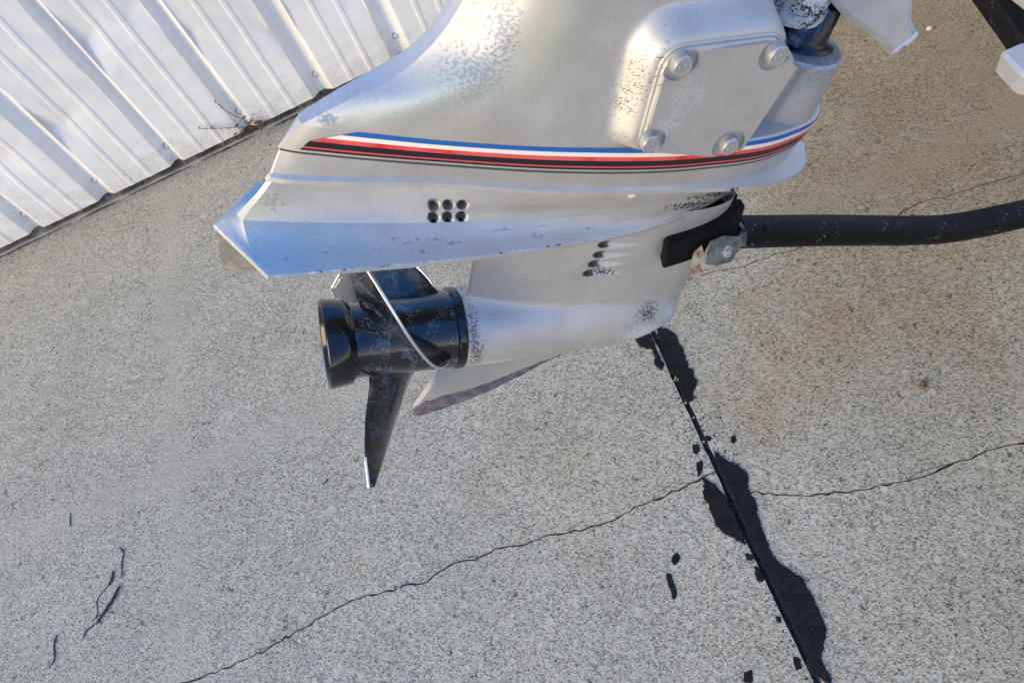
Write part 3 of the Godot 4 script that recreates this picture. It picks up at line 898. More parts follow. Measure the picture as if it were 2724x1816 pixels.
func build_tar() -> void:
	top_mesh("tar_patch", tar_mesh(TAR_A, 71), M.tar, "black tar smear left of the joint, just below the gearcase nose", "tar patch", "tar smears along the concrete joint")
	var big := PackedVector2Array(TAR_B)
	top_mesh("tar_patch", tar_mesh(Array(big), 72), M.tar, "black tar patch right of the joint beside the small green sprout", "tar patch", "tar smears along the concrete joint")
	top_mesh("tar_patch", tar_mesh(TAR_C, 74), M.tar, "longest black tar patch, running down the right side of the joint to the bottom edge", "tar patch", "tar smears along the concrete joint")
	top_mesh("tar_patch", tar_mesh(TAR_D, 75), M.tar, "black tar patch left of the joint, below where the long crack meets it", "tar patch", "tar smears along the concrete joint")
	var said := ["small oval tar drip on the concrete above the narrow tar streak", "narrow vertical tar streak on the concrete left of the joint", "tiny tar blot right of the joint above the longest tar patch", "tar blot cut by the bottom edge left of the joint", "dark tar blot near the bottom just left of the joint", "thin tar sliver left of the joint above the long crack", "narrow tar sliver touching the joint's left edge below the tar patch", "tiny tar drop left of the joint beside the longest patch", "ragged tar scrap on the joint's left edge near the sprout", "small tar crumb left of the joint beneath the left tar patch", "small tar crumb on the joint's right edge between the two tar patches", "tar crumb left of the joint just above the thin sliver"]
	for i in TAR_SMALL.size():
		top_mesh("tar_spot", tar_mesh(TAR_SMALL[i], 80 + i, 0.002), M.tar, said[i], "tar spot", "small tar spots beside the joint")
	# black crumbs scattered along the joint's edges
	var g := RandomNumberGenerator.new()
	g.seed = 91
	var st := begin()
	for k in 170:
		var z := g.randf_range(-0.74, -0.53) if k < 110 else g.randf_range(-0.35, -0.02)
		var side := -1.0 if g.randf() < 0.6 else 1.0
		var x := 0.196 - (z + 0.7) * 0.03 + side * (0.008 + absf(g.randfn()) * 0.014)
		var r := g.randf_range(0.0006, 0.0019)
		var n := 6
		next_group(st)
		var ring := PackedVector3Array()
		for i in n:
			var an := TAU * i / n
			var rr := r * g.randf_range(0.6, 1.3)
			ring.append(Vector3(x + rr * cos(an), 0.0004, z + rr * 1.5 * sin(an)))
		for i in n:
			tri(st, Vector3(x, 0.0012, z), ring[i], ring[(i + 1) % n], xz_uv)
	for patch: Array in [TAR_A, TAR_B, TAR_C, TAR_D]:
		for i in patch.size():
			var p0: Vector2 = patch[i]
			var p1: Vector2 = patch[(i + 1) % patch.size()]
			for q in int(p0.distance_to(p1) / 0.006):
				var c := p0.lerp(p1, g.randf()) + Vector2(g.randfn(), g.randfn()) * 0.0035
				var r := g.randf_range(0.0004, 0.0014)
				next_group(st)
				var ring := PackedVector3Array()
				for k in 6:
					var rr := r * g.randf_range(0.6, 1.3)
					ring.append(Vector3(c.x + rr * cos(TAU * k / 6), 0.0004, c.y + rr * sin(TAU * k / 6)))
				for k in 6:
					tri(st, Vector3(c.x, 0.0012, c.y), ring[k], ring[(k + 1) % 6], xz_uv)
	var o := part(numbered("tar_crumbs"), done(st), M.tar, self)
	tag(o, "scattered black tar crumbs along the edges of the concrete joint", "tar crumbs", "", "stuff")

func build_litter() -> void:
	var said := ["curved thin grey twig lying highest of the twig cluster at lower left", "short dark bark sliver left of the curved twig", "thickest dark twig of the cluster at lower left", "long hair thin stalk crossing behind the thickest twig", "short stalk lying across the lower end of the thickest twig", "tiny pale straw piece at the thick twig's lower end", "broken reddish twig end lying below the thickest twig", "lone bent tan stalk nearest the lower left corner", "short lone stalk above the twig cluster at far left", "short brown splinter left of the propeller blade tip", "tiny side spur pointing right from the thickest twig"]
	var rad := [0.0015, 0.0024, 0.0036, 0.0010, 0.0013, 0.0014, 0.0019, 0.0017, 0.0012, 0.0018, 0.0010]
	for i in TWIGS.size():
		var pts := PackedVector3Array()
		for p: Vector2 in TWIGS[i]:
			pts.append(Vector3(p.x, rad[i] * 0.9, p.y))
		pts = curve_pts(pts, 4)
		var rr := PackedFloat32Array()
		for k in pts.size():
			var t := float(k) / (pts.size() - 1)
			rr.append(rad[i] * (0.45 + 0.55 * sin(PI * clampf(t * 0.9 + 0.1, 0, 1))) + 0.0002 * sin(k * 2.3))
		var st := begin()
		tube(st, pts, rr, 7)
		top_mesh("twig", done(st), M.twig, said[i], "twig", "dry twigs on the concrete")
	var at := func(x: float, y: float, z: float, turn: float) -> Transform3D:
		return Transform3D(Basis(Vector3.UP, turn), Vector3(x, y, z))
	top_mesh("pebble", stone_mesh(Vector3(0.008, 0.006, 0.006), 3), M.pale_stone, "pale cream pebble on the concrete near the top right corner", "pebble", "", at.call(1.229, 0.005, -1.44, 0.4))
	top_mesh("pebble", stone_mesh(Vector3(0.004, 0.003, 0.0035), 4), M.grey_stone, "grey grit stone wedged in the long crack, left of its neighbour", "pebble", "grit in the long crack", at.call(-0.545, 0.001, -0.554, 0.2))
	top_mesh("pebble", stone_mesh(Vector3(0.0045, 0.003, 0.0035), 5), M.grey_stone, "grey grit stone wedged in the long crack, right of its neighbour", "pebble", "grit in the long crack", at.call(-0.532, 0.001, -0.549, 1.2))
	var spots := [Vector2(0.197, -0.66), Vector2(0.193, -0.60), Vector2(0.186, -0.565), Vector2(0.166, -0.13), Vector2(0.172, -0.10), Vector2(0.196, -0.70)]
	var where := ["pale grit stone in the joint below the sprout", "grey grit stone in the joint beside the tar crumbs", "whitish grit stone in the joint just above the long crack", "largest grit stone in the joint near the bottom edge", "lowest grit stone in the joint at the bottom edge", "topmost grit stone in the joint, close under the sprout"]
	for i in spots.size():
		top_mesh("pebble", stone_mesh(Vector3(0.0036, 0.0025, 0.0028) * (0.7 + 0.15 * (i % 3)), 20 + i), M.grey_stone, where[i], "pebble", "grit stones in the joint", at.call(spots[i].x, -0.002, spots[i].y, i * 0.9))
	# the acorn
	var ac := thing("acorn", "small brown acorn lying on the concrete right of the joint", "acorn")
	ac.position = Vector3(0.64, 0.0055, -0.536)
	ac.rotation = Vector3(0.1, 0.9, 0.2)
	part("nut", stone_mesh(Vector3(0.0085, 0.0055, 0.0055), 6), M.acorn, ac)
	part("cap", stone_mesh(Vector3(0.004, 0.0062, 0.0062), 7), M.dry_leaf, ac, Transform3D(Basis(), Vector3(-0.006, 0, 0)))
	# a sprout growing out of the joint
	var sp := thing("sprout", "tiny green sprout growing out of the concrete joint", "plant")
	sp.position = Vector3(0.2, -0.006, -0.754)
	part("stem", tube_mesh([Vector3(0, 0, 0), Vector3(0.001, 0.008, -0.002), Vector3(-0.001, 0.013, -0.006)], [0.0008, 0.0008, 0.0006], 6), M.leaf, sp)
	for k in 5:
		var a := k * 2.4 + 0.6
		var st := begin()
		leaf_into(st, Transform3D(Basis(Vector3.UP, a).rotated(Vector3(0, 0, 1), 0.25), Vector3(0, 0.007 + 0.0015 * k, -0.002 - 0.0012 * k)), 0.008 - 0.0006 * k, 0.0055, 0.001)
		part("leaf", done(st), M.leaf, sp)
	# the dried weed at the foot of the wall
	var wd := thing("dried_weed", "dried brown weed with curled leaves clinging to the white metal wall's foot", "plant")
	wd.position = WALL_O + WALL_D * 0.815 + WALL_N * 0.002 + Vector3(0, 0.02, 0)
	var stems := [[Vector3(0.02, 0, -0.02), Vector3(0, 0.05, 0.006), Vector3(-0.035, 0.115, 0.006), Vector3(-0.05, 0.165, 0.005)], [Vector3(0.01, 0, -0.01), Vector3(-0.03, 0.045, 0.008), Vector3(-0.09, 0.075, 0.009), Vector3(-0.15, 0.105, 0.006)], [Vector3(0.012, 0, -0.012), Vector3(-0.02, 0.02, 0.008), Vector3(-0.05, 0.035, 0.012)], [Vector3(0.02, -0.01, 0), Vector3(0.03, 0.02, 0.012), Vector3(0.02, 0.05, 0.01)]]
	for s: Array in stems:
		var pts := curve_pts(PackedVector3Array(s), 6)
		for k in pts.size():
			pts[k] = Basis(WALL_D, Vector3.UP, WALL_N) * pts[k]
		part("stem", tube_mesh(Array(pts), [0.0010], 5), M.twig, wd)
		var g := RandomNumberGenerator.new()
		g.seed = 40 + s.size() + int(pts.size())
		for k in range(4, pts.size(), 2):
			var st := begin()
			leaf_into(st, Transform3D(Basis.from_euler(Vector3(g.randf_range(0.8, 2.2), g.randf_range(-1.5, 1.5), g.randf_range(-1.5, 1.5))), pts[k]), g.randf_range(0.012, 0.022), 0.0075, 0.006)
			part("leaf", done(st), M.dry_leaf, wd)
	var g2 := RandomNumberGenerator.new()
	g2.seed = 4
	for k in 26:
		var st := begin()
		leaf_into(st, Transform3D(Basis.from_euler(Vector3(g2.randf_range(-1, 1), g2.randf_range(0, 6), g2.randf_range(-1, 1))), Vector3(0.03 + g2.randfn() * 0.018, 0.012 + absf(g2.randfn()) * 0.022, 0.0 + g2.randfn() * 0.01)), g2.randf_range(0.010, 0.018), 0.006, 0.005)
		part("leaf", done(st), M.dry_leaf if k % 3 else M.rust, wd)

func leaf_into(st: SurfaceTool, at: Transform3D, length: float, wide: float, curl: float) -> void:
	var grid := []
	for i in 5:
		var t := i / 4.0
		var w := wide * 0.5 * sin(PI * clampf(t, 0.06, 0.97))
		var q := PackedVector3Array()
		for k in 3:
			q.append(at * Vector3(t * length, curl * t * t + absf(k - 1.0) * w * 0.5, (k - 1) * w))
		grid.append(q)
	add_grid(st, grid, xz_uv)

# ---------------------------------------------------------------- the wall
func build_wall() -> void:
	var wall := thing("metal_wall", "white ribbed metal building wall, dented along its lower half, screwed near the ground", "wall")
	var chan := [[-0.060, 0.0], [0.212, 0.277], [0.497, 0.548], [0.770, 0.826], [1.049, 1.122], [1.347, 1.421]]
	while chan[0][0] > -3.5:
		chan.push_front([chan[0][0] - 0.274, chan[0][1] - 0.274])
	while chan[-1][0] < 3.6:
		chan.append([chan[-1][0] + 0.292, chan[-1][1] + 0.292])
	var first := 0
	for i in chan.size():
		if absf(chan[i][0] - 0.212) < 1e-4:
			first = i
	var at := func(u: float, y: float, n: float) -> Vector3:
		return WALL_O + WALL_D * u + WALL_N * n + Vector3(0, y, 0)
	var tall := 1.25
	# heights of the creases that someone backing into the wall left in each pan
	var crease := {first: [0.33, 0.345, 0.010], first + 1: [0.515, 0.545, 0.013], first + 2: [0.40, 0.31, 0.011], first + 3: [0.335, 0.33, 0.010], first - 1: [0.30, 0.33, 0.008], first - 2: [0.45, 0.40, 0.010], first + 4: [0.52, 0.5, 0.008]}
	var ys := [0.04, 0.06, 0.10]
	var yy := 0.13
	while yy < 0.8:
		ys.append(yy)
		yy += 0.011
	ys.append_array([0.85, 1.0, tall])
	var k0 := first % 3
	for s in range(k0, chan.size() - 4, 3):
		var st := begin()
		var prof := []     # (u, depth, pan index or -1, place across the pan)
		for c in 3:
			var i := s + c
			var l: float = chan[i][0]
			var r: float = chan[i][1]
			var lap := 0.004 if c == 0 else 0.0
			if c == 0:
				prof.append([l - 0.0005, 0.0012, -2, 0.0])
			prof.append_array([[l + 0.001, lap * 0.3 - 0.001, -1, 0.0], [l + (r - l) * 0.34, -0.022 + lap * 0.3, -1, 0.0], [r - (r - l) * 0.40, -0.023, -1, 0.0], [r - 0.001, -0.001, -1, 0.0]])
			var e: float = chan[i + 1][0]
			var wide := e - r
			prof.append([r + 0.0015, 0.0, i, 0.0])
			for q: float in [0.10, 0.20, 0.28]:
				prof.append([r + wide * q, 0.0, i, q])
			for m: float in [0.33, 0.66]:
				prof.append([r + wide * m - 0.011, 0.0, i, m - 0.04])
				prof.append([r + wide * m - 0.005, 0.0020, i, m - 0.02])
				prof.append([r + wide * m + 0.005, 0.0020, i, m + 0.02])
				prof.append([r + wide * m + 0.011, 0.0, i, m + 0.04])
				if m < 0.5:
					prof.append([r + wide * 0.5, 0.0, i, 0.5])
			for q: float in [0.76, 0.86, 0.93]:
				prof.append([r + wide * q, 0.0, i, q])
			prof.append([e - 0.0015, 0.0, i, 1.0])
		for a in prof.size() - 1:
			next_group(st)
			for b in ys.size() - 1:
				var v := []
				for t: Array in [[a, b], [a + 1, b], [a + 1, b + 1], [a, b + 1]]:
					var p: Array = prof[t[0]]
					var y: float = ys[t[1]]
					var n: float = p[1]
					if p[2] >= 0 and crease.has(p[2]):
						var cr: Array = crease[p[2]]
						var yc: float = lerpf(cr[0], cr[1], p[3]) + 0.010 * sin(p[3] * 9.0 + p[2] * 2.0) + 0.004 * sin(p[3] * 23.0)
						var d := y - yc
						var f := clampf(1.0 - d / 0.14, 0, 1) if d > 0 else clampf(1.0 + d / 0.11, 0, 1)
						n -= cr[2] * 2.0 * (0.6 * f * f + 0.4 * f) * (0.6 + 0.4 * sin(PI * p[3] + 0.6 * p[2]))
						n += 0.0022 * sin(y * 31.0 + p[3] * 7.0 + p[2] * 3.0) * sin(p[3] * 4.0 + y * 9.0) * smoothstep(0.15, 0.5, y)
					v.append(at.call(p[0], y, n))
				quad(st, v[0], v[3], v[2], v[1], wall_uv)
		part("sheet", done(st), M.wall, wall)
	# screws with washers, one in each channel just above the sheet's foot
	var sst := begin()
	lathe(sst, [Vector2(0, 0.0095), Vector2(0.0016, 0.0095), Vector2(0.003, 0.0078), Vector2(0.0031, 0.0062), Vector2(0.0072, 0.0056), Vector2(0.0078, 0.0045), Vector2(0.0078, 0)], 18, Transform3D())
	var screw_mesh := done(sst)
	var gst := begin()
	lathe(gst, [Vector2(0, 0.0118), Vector2(0.0012, 0.0118), Vector2(0.0011, 0.008)], 18, Transform3D())
	var gasket_mesh := done(gst)
	for i in chan.size():
		var u: float = chan[i][1] - (chan[i][1] - chan[i][0]) * 0.37
		if u < -1.6 or u > 2.6:
			continue
		var b := Basis(WALL_N, Vector3.UP, -WALL_D)
		var sc := part("screw", screw_mesh, M.screw, wall, Transform3D(b, at.call(u, 0.103, -0.021)))
		part("washer", gasket_mesh, M.gasket, sc, Transform3D(Basis(), Vector3(-0.0004, 0, 0)))
	# what the sheets stand over: the footing, with dirt in its corner, and the frame behind
	var mid := 0.0
	var frame := Basis(WALL_D, Vector3.UP, WALL_N)
	var f1 := begin()
	box_in(f1, Vector3(7.2, 0.066, 0.12), Transform3D(frame, at.call(mid, -0.015, -0.071)), 0.006)
	part("footing", done(f1), M.kerb, wall)
	var f2 := begin()
	box_in(f2, Vector3(7.2, tall - 0.018, 0.05), Transform3D(frame, at.call(mid, 0.018 + (tall - 0.018) / 2, -0.052)), 0.002)
	part("frame", done(f2), M.dirt, wall)
	var g := RandomNumberGenerator.new()
	g.seed = 14
	var f3 := begin()
	var grid := []
	for r in 5:
		var q := PackedVector3Array()
		for i in 361:
			var u := -3.6 + i * 0.02
			var t := r / 4.0
			q.append(at.call(u, 0.0185 + 0.013 * (1 - t) * (1 - t) + g.randf() * 0.003 * (1 - t), -0.03 + 0.024 * t + (g.randf() - 0.5) * 0.004))
		grid.append(q)
	add_grid(f3, grid, xz_uv)
	part("dirt", done(f3), M.dirt, wall)
	# a black bead of sealant, broken, where the footing meets the slab
	var f4 := begin()
	var u := -2.2
	while u < 2.4:
		var length := g.randf_range(0.03, 0.35)
		var pts := PackedVector3Array()
		var rr := PackedFloat32Array()
		var n := int(length / 0.012) + 3
		for i in n:
			pts.append(at.call(u + length * i / n, 0.0015, -0.0105 + g.randfn() * 0.0012))
			rr.append(0.0035 * sin(PI * clampf((i + 0.5) / n, 0.1, 0.9)) * g.randf_range(0.6, 1.2))
		tube(f4, pts, rr, 6)
		u += length + g.randf_range(0.005, 0.04)
	part("sealant_bead", done(f4), M.joint, wall)

# ---------------------------------------------------------------- the outboard motor
func naca(s: float) -> float:
	return (2.969 * sqrt(s) - 1.26 * s - 3.516 * s * s + 2.843 * s * s * s - 1.036 * s * s * s * s) / 1.0

func body_radius(x: float) -> float:
	if x < 0.26:
		return 0.054
	return 0.054 * sqrt(maxf(0.0, 1.0 - pow((x - 0.26) / 0.1525, 2.8)))

func gear_width(x: float, y: float, le: float) -> float:
	var s := clampf((le - x) / (le - 0.088), 0, 1)
	var a := 0.0345 * naca(s) + 0.002 * smoothstep(0.0, 0.02, s)
	if y < SHAFT_Y - 0.01:
		a *= smoothstep(SHAFT_Y - 0.05, SHAFT_Y - 0.01, y)
	var r := maxf(body_radius(x), 0.0001)
	var q := absf(y - SHAFT_Y) / r
	# the torpedo's round flank, carried on past its shoulder as a slope so that it melts into the strut
	var b := r * sqrt(1.0 - q * q) if q < 0.88 else r * (0.475 - (q - 0.88) * 1.853)
	if y < SHAFT_Y:
		b = r * sqrt(maxf(1.0 - q * q, 0))
	var k := lerpf(0.016, 0.034, smoothstep(0.12, 0.32, x)) if y > SHAFT_Y else 0.008
	var h := maxf(k - absf(a - b), 0) / k
	return maxf(maxf(a, b) + h * h * k * 0.25 * smoothstep(0.0, 0.06, s), 0.0)

const SLOTS := [[0.2405, 0.148], [0.2385, 0.131], [0.2360, 0.1155], [0.2335, 0.099]]

func slot_depth(x: float, y: float) -> float:
	for s: Array in SLOTS:
		var xi: float = (x - s[0] + 0.004) / 0.052
		if xi > 0.0 and xi < 1.0:
			var lead := sqrt(clampf(xi / 0.16, 0, 1))
			var hh := 0.0064 * lead * (1.0 - 0.7 * xi)
			var dy: float = (y - s[1] - 0.002 * xi) / hh
			if absf(dy) < 1.0:
				return 0.0065 * smoothstep(0.0, 0.35, 1.0 - absf(dy)) * (1.0 - xi) * smoothstep(0.0, 0.10, xi)
	return 0.0

func leading_edge(y: float) -> float:
	if y >= SHAFT_Y:
		return lerpf(0.4125, 0.4205, smoothstep(0.02, 0.19, y))
	var t := clampf((y - SHAFT_Y) / 0.054, -1, 0)
	return 0.26 + 0.1525 * pow(maxf(1.0 - t * t, 0.0), 1.0 / 2.8)

func in_poly_distance(p: Vector2, poly: PackedVector2Array) -> float:
	var d := 1e9
	for i in poly.size():
		d = minf(d, Geometry2D.get_closest_point_to_segment(p, poly[i], poly[(i + 1) % poly.size()]).distance_to(p))
	return -d if Geometry2D.is_point_in_polygon(p, poly) else d

func build_motor() -> void:
	var motor := thing("outboard_motor", "tilted silver outboard motor lower unit with a red, white and blue stripe and black propeller", "outboard motor")
	motor.transform = Transform3D(Basis(Vector3(0.9, -0.4359, 0), Vector3(0.4359, 0.9, 0), Vector3(0, 0, 1)), Vector3(-0.194, 0.776, -0.587))

	# --- outlines, trailing edge to leading edge
	var seam := row([0.2905, -0.1195, 0, -0.1185, 0.0018, -0.106, 0.0070, -0.082, 0.0135, 0.03, 0.0385, 0.15, 0.0605, 0.296, 0.069, 0.40, 0.056, 0.455, 0.028, 0.4765, 0])
	var tray := row([0.3205, -0.0990, 0, -0.0970, 0.0085, -0.086, 0.0135, -0.061, 0.0200, 0.03, 0.0425, 0.15, 0.062, 0.296, 0.0705, 0.40, 0.0575, 0.458, 0.030, 0.480, 0])
	var base := row([0.3205, -0.0990, 0, -0.0970, 0.0085, -0.086, 0.0135, -0.061, 0.0200, 0.03, 0.0425, 0.15, 0.062, 0.25, 0.066, 0.318, 0.050, 0.334, 0.030, 0.340, 0])

	# --- upper housing: the stripe's wall, the tray behind it, the body above with the raised boss
	var st := begin()
	strips(st, [seam, tray], [0, 1, 9], 10, 3, muv)
	var inner := curve_pts(cut_row(base, 5, 9), 10)
	var outer := curve_pts(cut_row(tray, 5, 9), 10)
	var lip := PackedVector3Array()
	for p in outer:
		lip.append(p + Vector3(-0.0015, 0.0015, -0.0025))
	both_sides(st, [outer, lip], muv)
	both_sides(st, [lip, inner], muv)
	var rows := [base,
		row([0.345, -0.059, 0, -0.057, 0.0115, -0.047, 0.019, -0.03, 0.028, 0.035, 0.046, 0.15, 0.061, 0.25, 0.064, 0.316, 0.049, 0.332, 0.030, 0.338, 0]),
		row([0.370, -0.0145, 0, -0.012, 0.0115, -0.002, 0.024, 0.014, 0.038, 0.06, 0.049, 0.15, 0.059, 0.25, 0.062, 0.316, 0.048, 0.332, 0.030, 0.338, 0]),
		row([0.400, 0.0155, 0, 0.018, 0.0115, 0.033, 0.0235, 0.056, 0.0405, 0.088, 0.051, 0.15, 0.057, 0.25, 0.060, 0.314, 0.047, 0.332, 0.030, 0.338, 0]),
		row([0.440, 0.0385, 0, 0.041, 0.0115, 0.058, 0.0240, 0.082, 0.0435, 0.110, 0.053, 0.15, 0.056, 0.24, 0.057, 0.300, 0.048, 0.325, 0.030, 0.332, 0]),
		row([0.500, 0.0555, 0, 0.058, 0.0115, 0.075, 0.0240, 0.099, 0.0435, 0.125, 0.053, 0.16, 0.056, 0.23, 0.056, 0.290, 0.046, 0.315, 0.030, 0.32, 0]),
		row([0.700, 0.08, 0, 0.082, 0.0115, 0.098, 0.0240, 0.118, 0.0435, 0.14, 0.053, 0.17, 0.056, 0.23, 0.056, 0.28, 0.046, 0.305, 0.030, 0.31, 0])]
	var cover_corners := PackedVector2Array([Vector2(0.2045, 0.3355), Vector2(0.1975, 0.4365), Vector2(0.301, 0.4485), Vector2(0.3355, 0.4205), Vector2(0.3195, 0.3315), Vector2(0.300, 0.3225)])
	var cover_poly := round_poly(cover_corners, PackedFloat32Array([0.014, 0.022, 0.008, 0.003, 0.003, 0.012]))
	var rim_cut := []
	var side_cut := []
	for r in rows:
		rim_cut.append(cut_row(r, 0, 1))
		side_cut.append(cut_row(r, 1, 9))
	both_sides(st, smooth_surface(rim_cut, 3, 8), muv)
	var body := smooth_surface(side_cut, 20, 18)
	for q: PackedVector3Array in body:
		for i in q.size():
			var p := q[i]
			if p.y < 0.52 and p.x > 0.12:
				var d := in_poly_distance(Vector2(p.x, p.y), cover_poly) - 0.003
				var wide := 0.021
				if p.x > 0.30 and p.y < 0.44:
					wide = 0.006
				var k := 1.0 - smoothstep(0.0, 1.0, clampf(d / wide, 0, 1))
				k *= smoothstep(0.3215, 0.331, p.y)
				q[i].z = lerpf(p.z, maxf(p.z, 0.0845), k)
	both_sides(st, body, muv)
	next_group(st)
	var top: PackedVector3Array = body[-1]
	for i in top.size() - 1:
		quad(st, top[i], top[i + 1], top[i + 1] * Vector3(1, 1, -1), top[i] * Vector3(1, 1, -1), muv)
	part("upper_housing", done(st, true), M.paint, motor)

	# --- the stripe: six bands wrapped round the wall
	var wall_lo := PackedVector3Array()
	wall_lo.append_array(curve_pts(cut_row(seam, 1, 9), 24))
	var wall_hi := PackedVector3Array()
	wall_hi.append_array(curve_pts(cut_row(tray, 1, 9), 24))
	var bands := [["black_stripe", 0.10, 0.185, M.black], ["thin_red_stripe", 0.185, 0.25, M.pink], ["black_stripe", 0.25, 0.475, M.black], ["red_stripe", 0.475, 0.645, M.red], ["white_stripe", 0.645, 0.815, M.white], ["blue_stripe", 0.815, 0.985, M.blue]]
	for b: Array in bands:
		var bst := begin()
		var edges := []
		for v: float in [b[1], b[2]]:
			var line := PackedVector3Array()
			for i in wall_lo.size():
				var p := wall_lo[i].lerp(wall_hi[i], v)
				var k := mini(i, wall_lo.size() - 2)
				var dir := (wall_lo[k + 1] - wall_lo[k])
				line.append(p + Vector3(-dir.z, 0, dir.x).normalized() * 0.0007)
			var x0: float = lerpf(-0.1005, -0.0915, (v - 0.1) / 0.375) if v < 0.475 else lerpf(-0.0915, -0.050, (v - 0.475) / 0.51)
			var cut := PackedVector3Array()
			for i in 81:
				var x: float = lerpf(x0, line[-1].x, 1.0 - pow(1.0 - i / 80.0, 1.6))
				for j in line.size() - 1:
					if (line[j].x <= x and line[j + 1].x >= x) or j == line.size() - 2:
						var t := clampf(inverse_lerp(line[j].x, line[j + 1].x, x), 0, 1)
						cut.append(line[j].lerp(line[j + 1], t))
						break
			edges.append(cut)
		both_sides(bst, edges, muv)
		part(b[0], done(bst), b[3], motor)

	# --- lower housing: seam to the ledge, the ledge, its lip
	var wall_bot := row([0.2624, -0.1285, 0, -0.1270, 0.0018, -0.113, 0.0055, -0.09, 0.0095, 0.03, 0.0248, 0.15, 0.0492, 0.296, 0.0605, 0.40, 0.0480, 0.452, 0.0250, 0.469, 0])
	var ledge := row([0.2592, -0.1315, 0, -0.1295, 0.0045, -0.114, 0.0098, -0.09, 0.0140, 0.03, 0.0293, 0.15, 0.0538, 0.296, 0.0652, 0.405, 0.0655, 0.465, 0.043, 0.493, 0])
	var ledge2 := row([0.2545, -0.1345, 0, -0.1325, 0.0045, -0.116, 0.0102, -0.092, 0.0144, 0.03, 0.0298, 0.15, 0.0543, 0.296, 0.0657, 0.405, 0.0660, 0.465, 0.0435, 0.494, 0])
	var under := row([0.2530, -0.133, 0, -0.131, 0.0025, -0.115, 0.0065, -0.09, 0.0105, 0.03, 0.0240, 0.15, 0.048, 0.296, 0.0560, 0.395, 0.042, 0.425, 0.024, 0.437, 0])
	var seam_lo := PackedVector3Array()
	for p in seam:
		seam_lo.append(Vector3(p.x + (0.001 if p.x < 0 else -0.001), 0.2875, maxf(p.z - 0.0006, 0)))
	var seam_in := PackedVector3Array()
	for p in seam:
		seam_in.append(Vector3(p.x + (0.002 if p.x < 0 else -0.002), 0.2905, maxf(p.z - 0.005, 0)))
	st = begin()
	strips(st, [seam, seam_in], [0, 1, 9], 10, 1, muv)
	var seam_deep := PackedVector3Array()
	for p in seam_in:
		seam_deep.append(Vector3(p.x, 0.2872, p.z))
	strips(st, [seam_deep, seam_lo], [0, 1, 9], 10, 1, muv)
	strips(st, [seam_lo, wall_bot], [0, 1, 9], 10, 3, muv)
	strips(st, [wall_bot, ledge], [0, 1, 9], 10, 2, muv)
	strips(st, [ledge, ledge2], [0, 1, 9], 10, 2, muv)
	strips(st, [ledge2, under], [0, 1, 9], 10, 1, muv)
	part("lower_housing", done(st, true), M.paint, motor)
	st = begin()
	strips(st, [seam_in, seam_deep], [0, 1, 9], 10, 1, muv)
	part("seam_gasket", done(st), M.gasket, motor)
	st = begin()
	plate(st, PackedVector2Array([Vector2(0.226, 0.2555), Vector2(0.2335, 0.2480), Vector2(0.2395, 0.2500), Vector2(0.2400, 0.2555)]), 0.0590, 0.0605, 0.0, Transform3D(), muv)
	part("gasket_tab", done(st), M.white, motor)

	# --- upper gearcase with its six exhaust relief holes
	var l0 := row([0.2545, -0.1310, 0, -0.1275, 0.0035, -0.014, 0.0145, 0.075, 0.034, 0.16, 0.050, 0.31, 0.057, 0.40, 0.044, 0.438, 0])
	var l1 := row([0.235, -0.1455, 0, -0.1415, 0.0050, -0.03, 0.0170, 0.06, 0.033, 0.16, 0.047, 0.31, 0.051, 0.39, 0.036, 0.430, 0])
	var l2 := row([0.222, -0.1565, 0, -0.1525, 0.0065, -0.05, 0.0195, 0.05, 0.0325, 0.16, 0.0405, 0.30, 0.042, 0.385, 0.029, 0.426, 0])
	var l3 := row([0.2115, -0.1655, 0, -0.1605, 0.0090, -0.06, 0.0250, 0.05, 0.0360, 0.16, 0.0425, 0.295, 0.0425, 0.38, 0.028, 0.424, 0])
	st = begin()
	var te := []
	var flank := []
	for r in [l0, l1, l2, l3]:
		te.append(cut_row(r, 0, 1))
		flank.append(cut_row(r, 1, 7))
	both_sides(st, smooth_surface(te, 2, 10), muv)
	var leg := smooth_surface(flank, 56, 16)
	for q: PackedVector3Array in leg:
		for i in q.size():
			for hx: float in [0.0275, 0.0425, 0.057]:
				for hy: float in [0.2315, 0.2165]:
					var d := Vector2((q[i].x - hx - (0.2315 - hy) * 0.0), (q[i].y - hy) * 1.0).length()
					if d < 0.0058:
						q[i].z -= 0.008 * smoothstep(0.0060, 0.0046, d)
	both_sides(st, leg, muv)
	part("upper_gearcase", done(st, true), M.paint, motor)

	# --- anti-ventilation plate
	var p1 := row([0.2005, -0.1765, 0, -0.158, 0.028, -0.075, 0.0435, 0.055, 0.0500, 0.165, 0.0515, 0.290, 0.0440, 0.365, 0.0275, 0.4235, 0])
	p1[0].y = 0.2065
	var p2 := row([0.1925, -0.188, 0, -0.1435, 0.0685, -0.09, 0.0700, 0.0625, 0.0710, 0.171, 0.0650, 0.286, 0.0505, 0.355, 0.0285, 0.4225, 0])
	p2[0].y = 0.2005
	p2[7].y = 0.1940
	var p3 := PackedVector3Array()
	var p4 := PackedVector3Array()
	for p in p2:
		var q := p + Vector3(-0.0008 if p.x < -0.1 else 0.0, -0.0009, 0.0010 if p.z > 0 else 0.0)
		p3.append(q)
		p4.append(q - Vector3(0, 0.0042, 0))
	st = begin()
	strips(st, [l3, p1, p2], [0, 1, 7], 12, 8, muv)
	strips(st, [p2, p3], [0, 1, 7], 12, 1, muv)
	strips(st, [p3, p4], [0, 1, 7], 12, 1, muv)
	var mid := PackedVector3Array()
	for p in p4:
		mid.append(Vector3(p.x, 0.1945, 0))
	strips(st, [p4, mid], [0, 1, 7], 6, 1, muv)
	part("anti_ventilation_plate", done(st, true), M.paint, motor)
	st = begin()
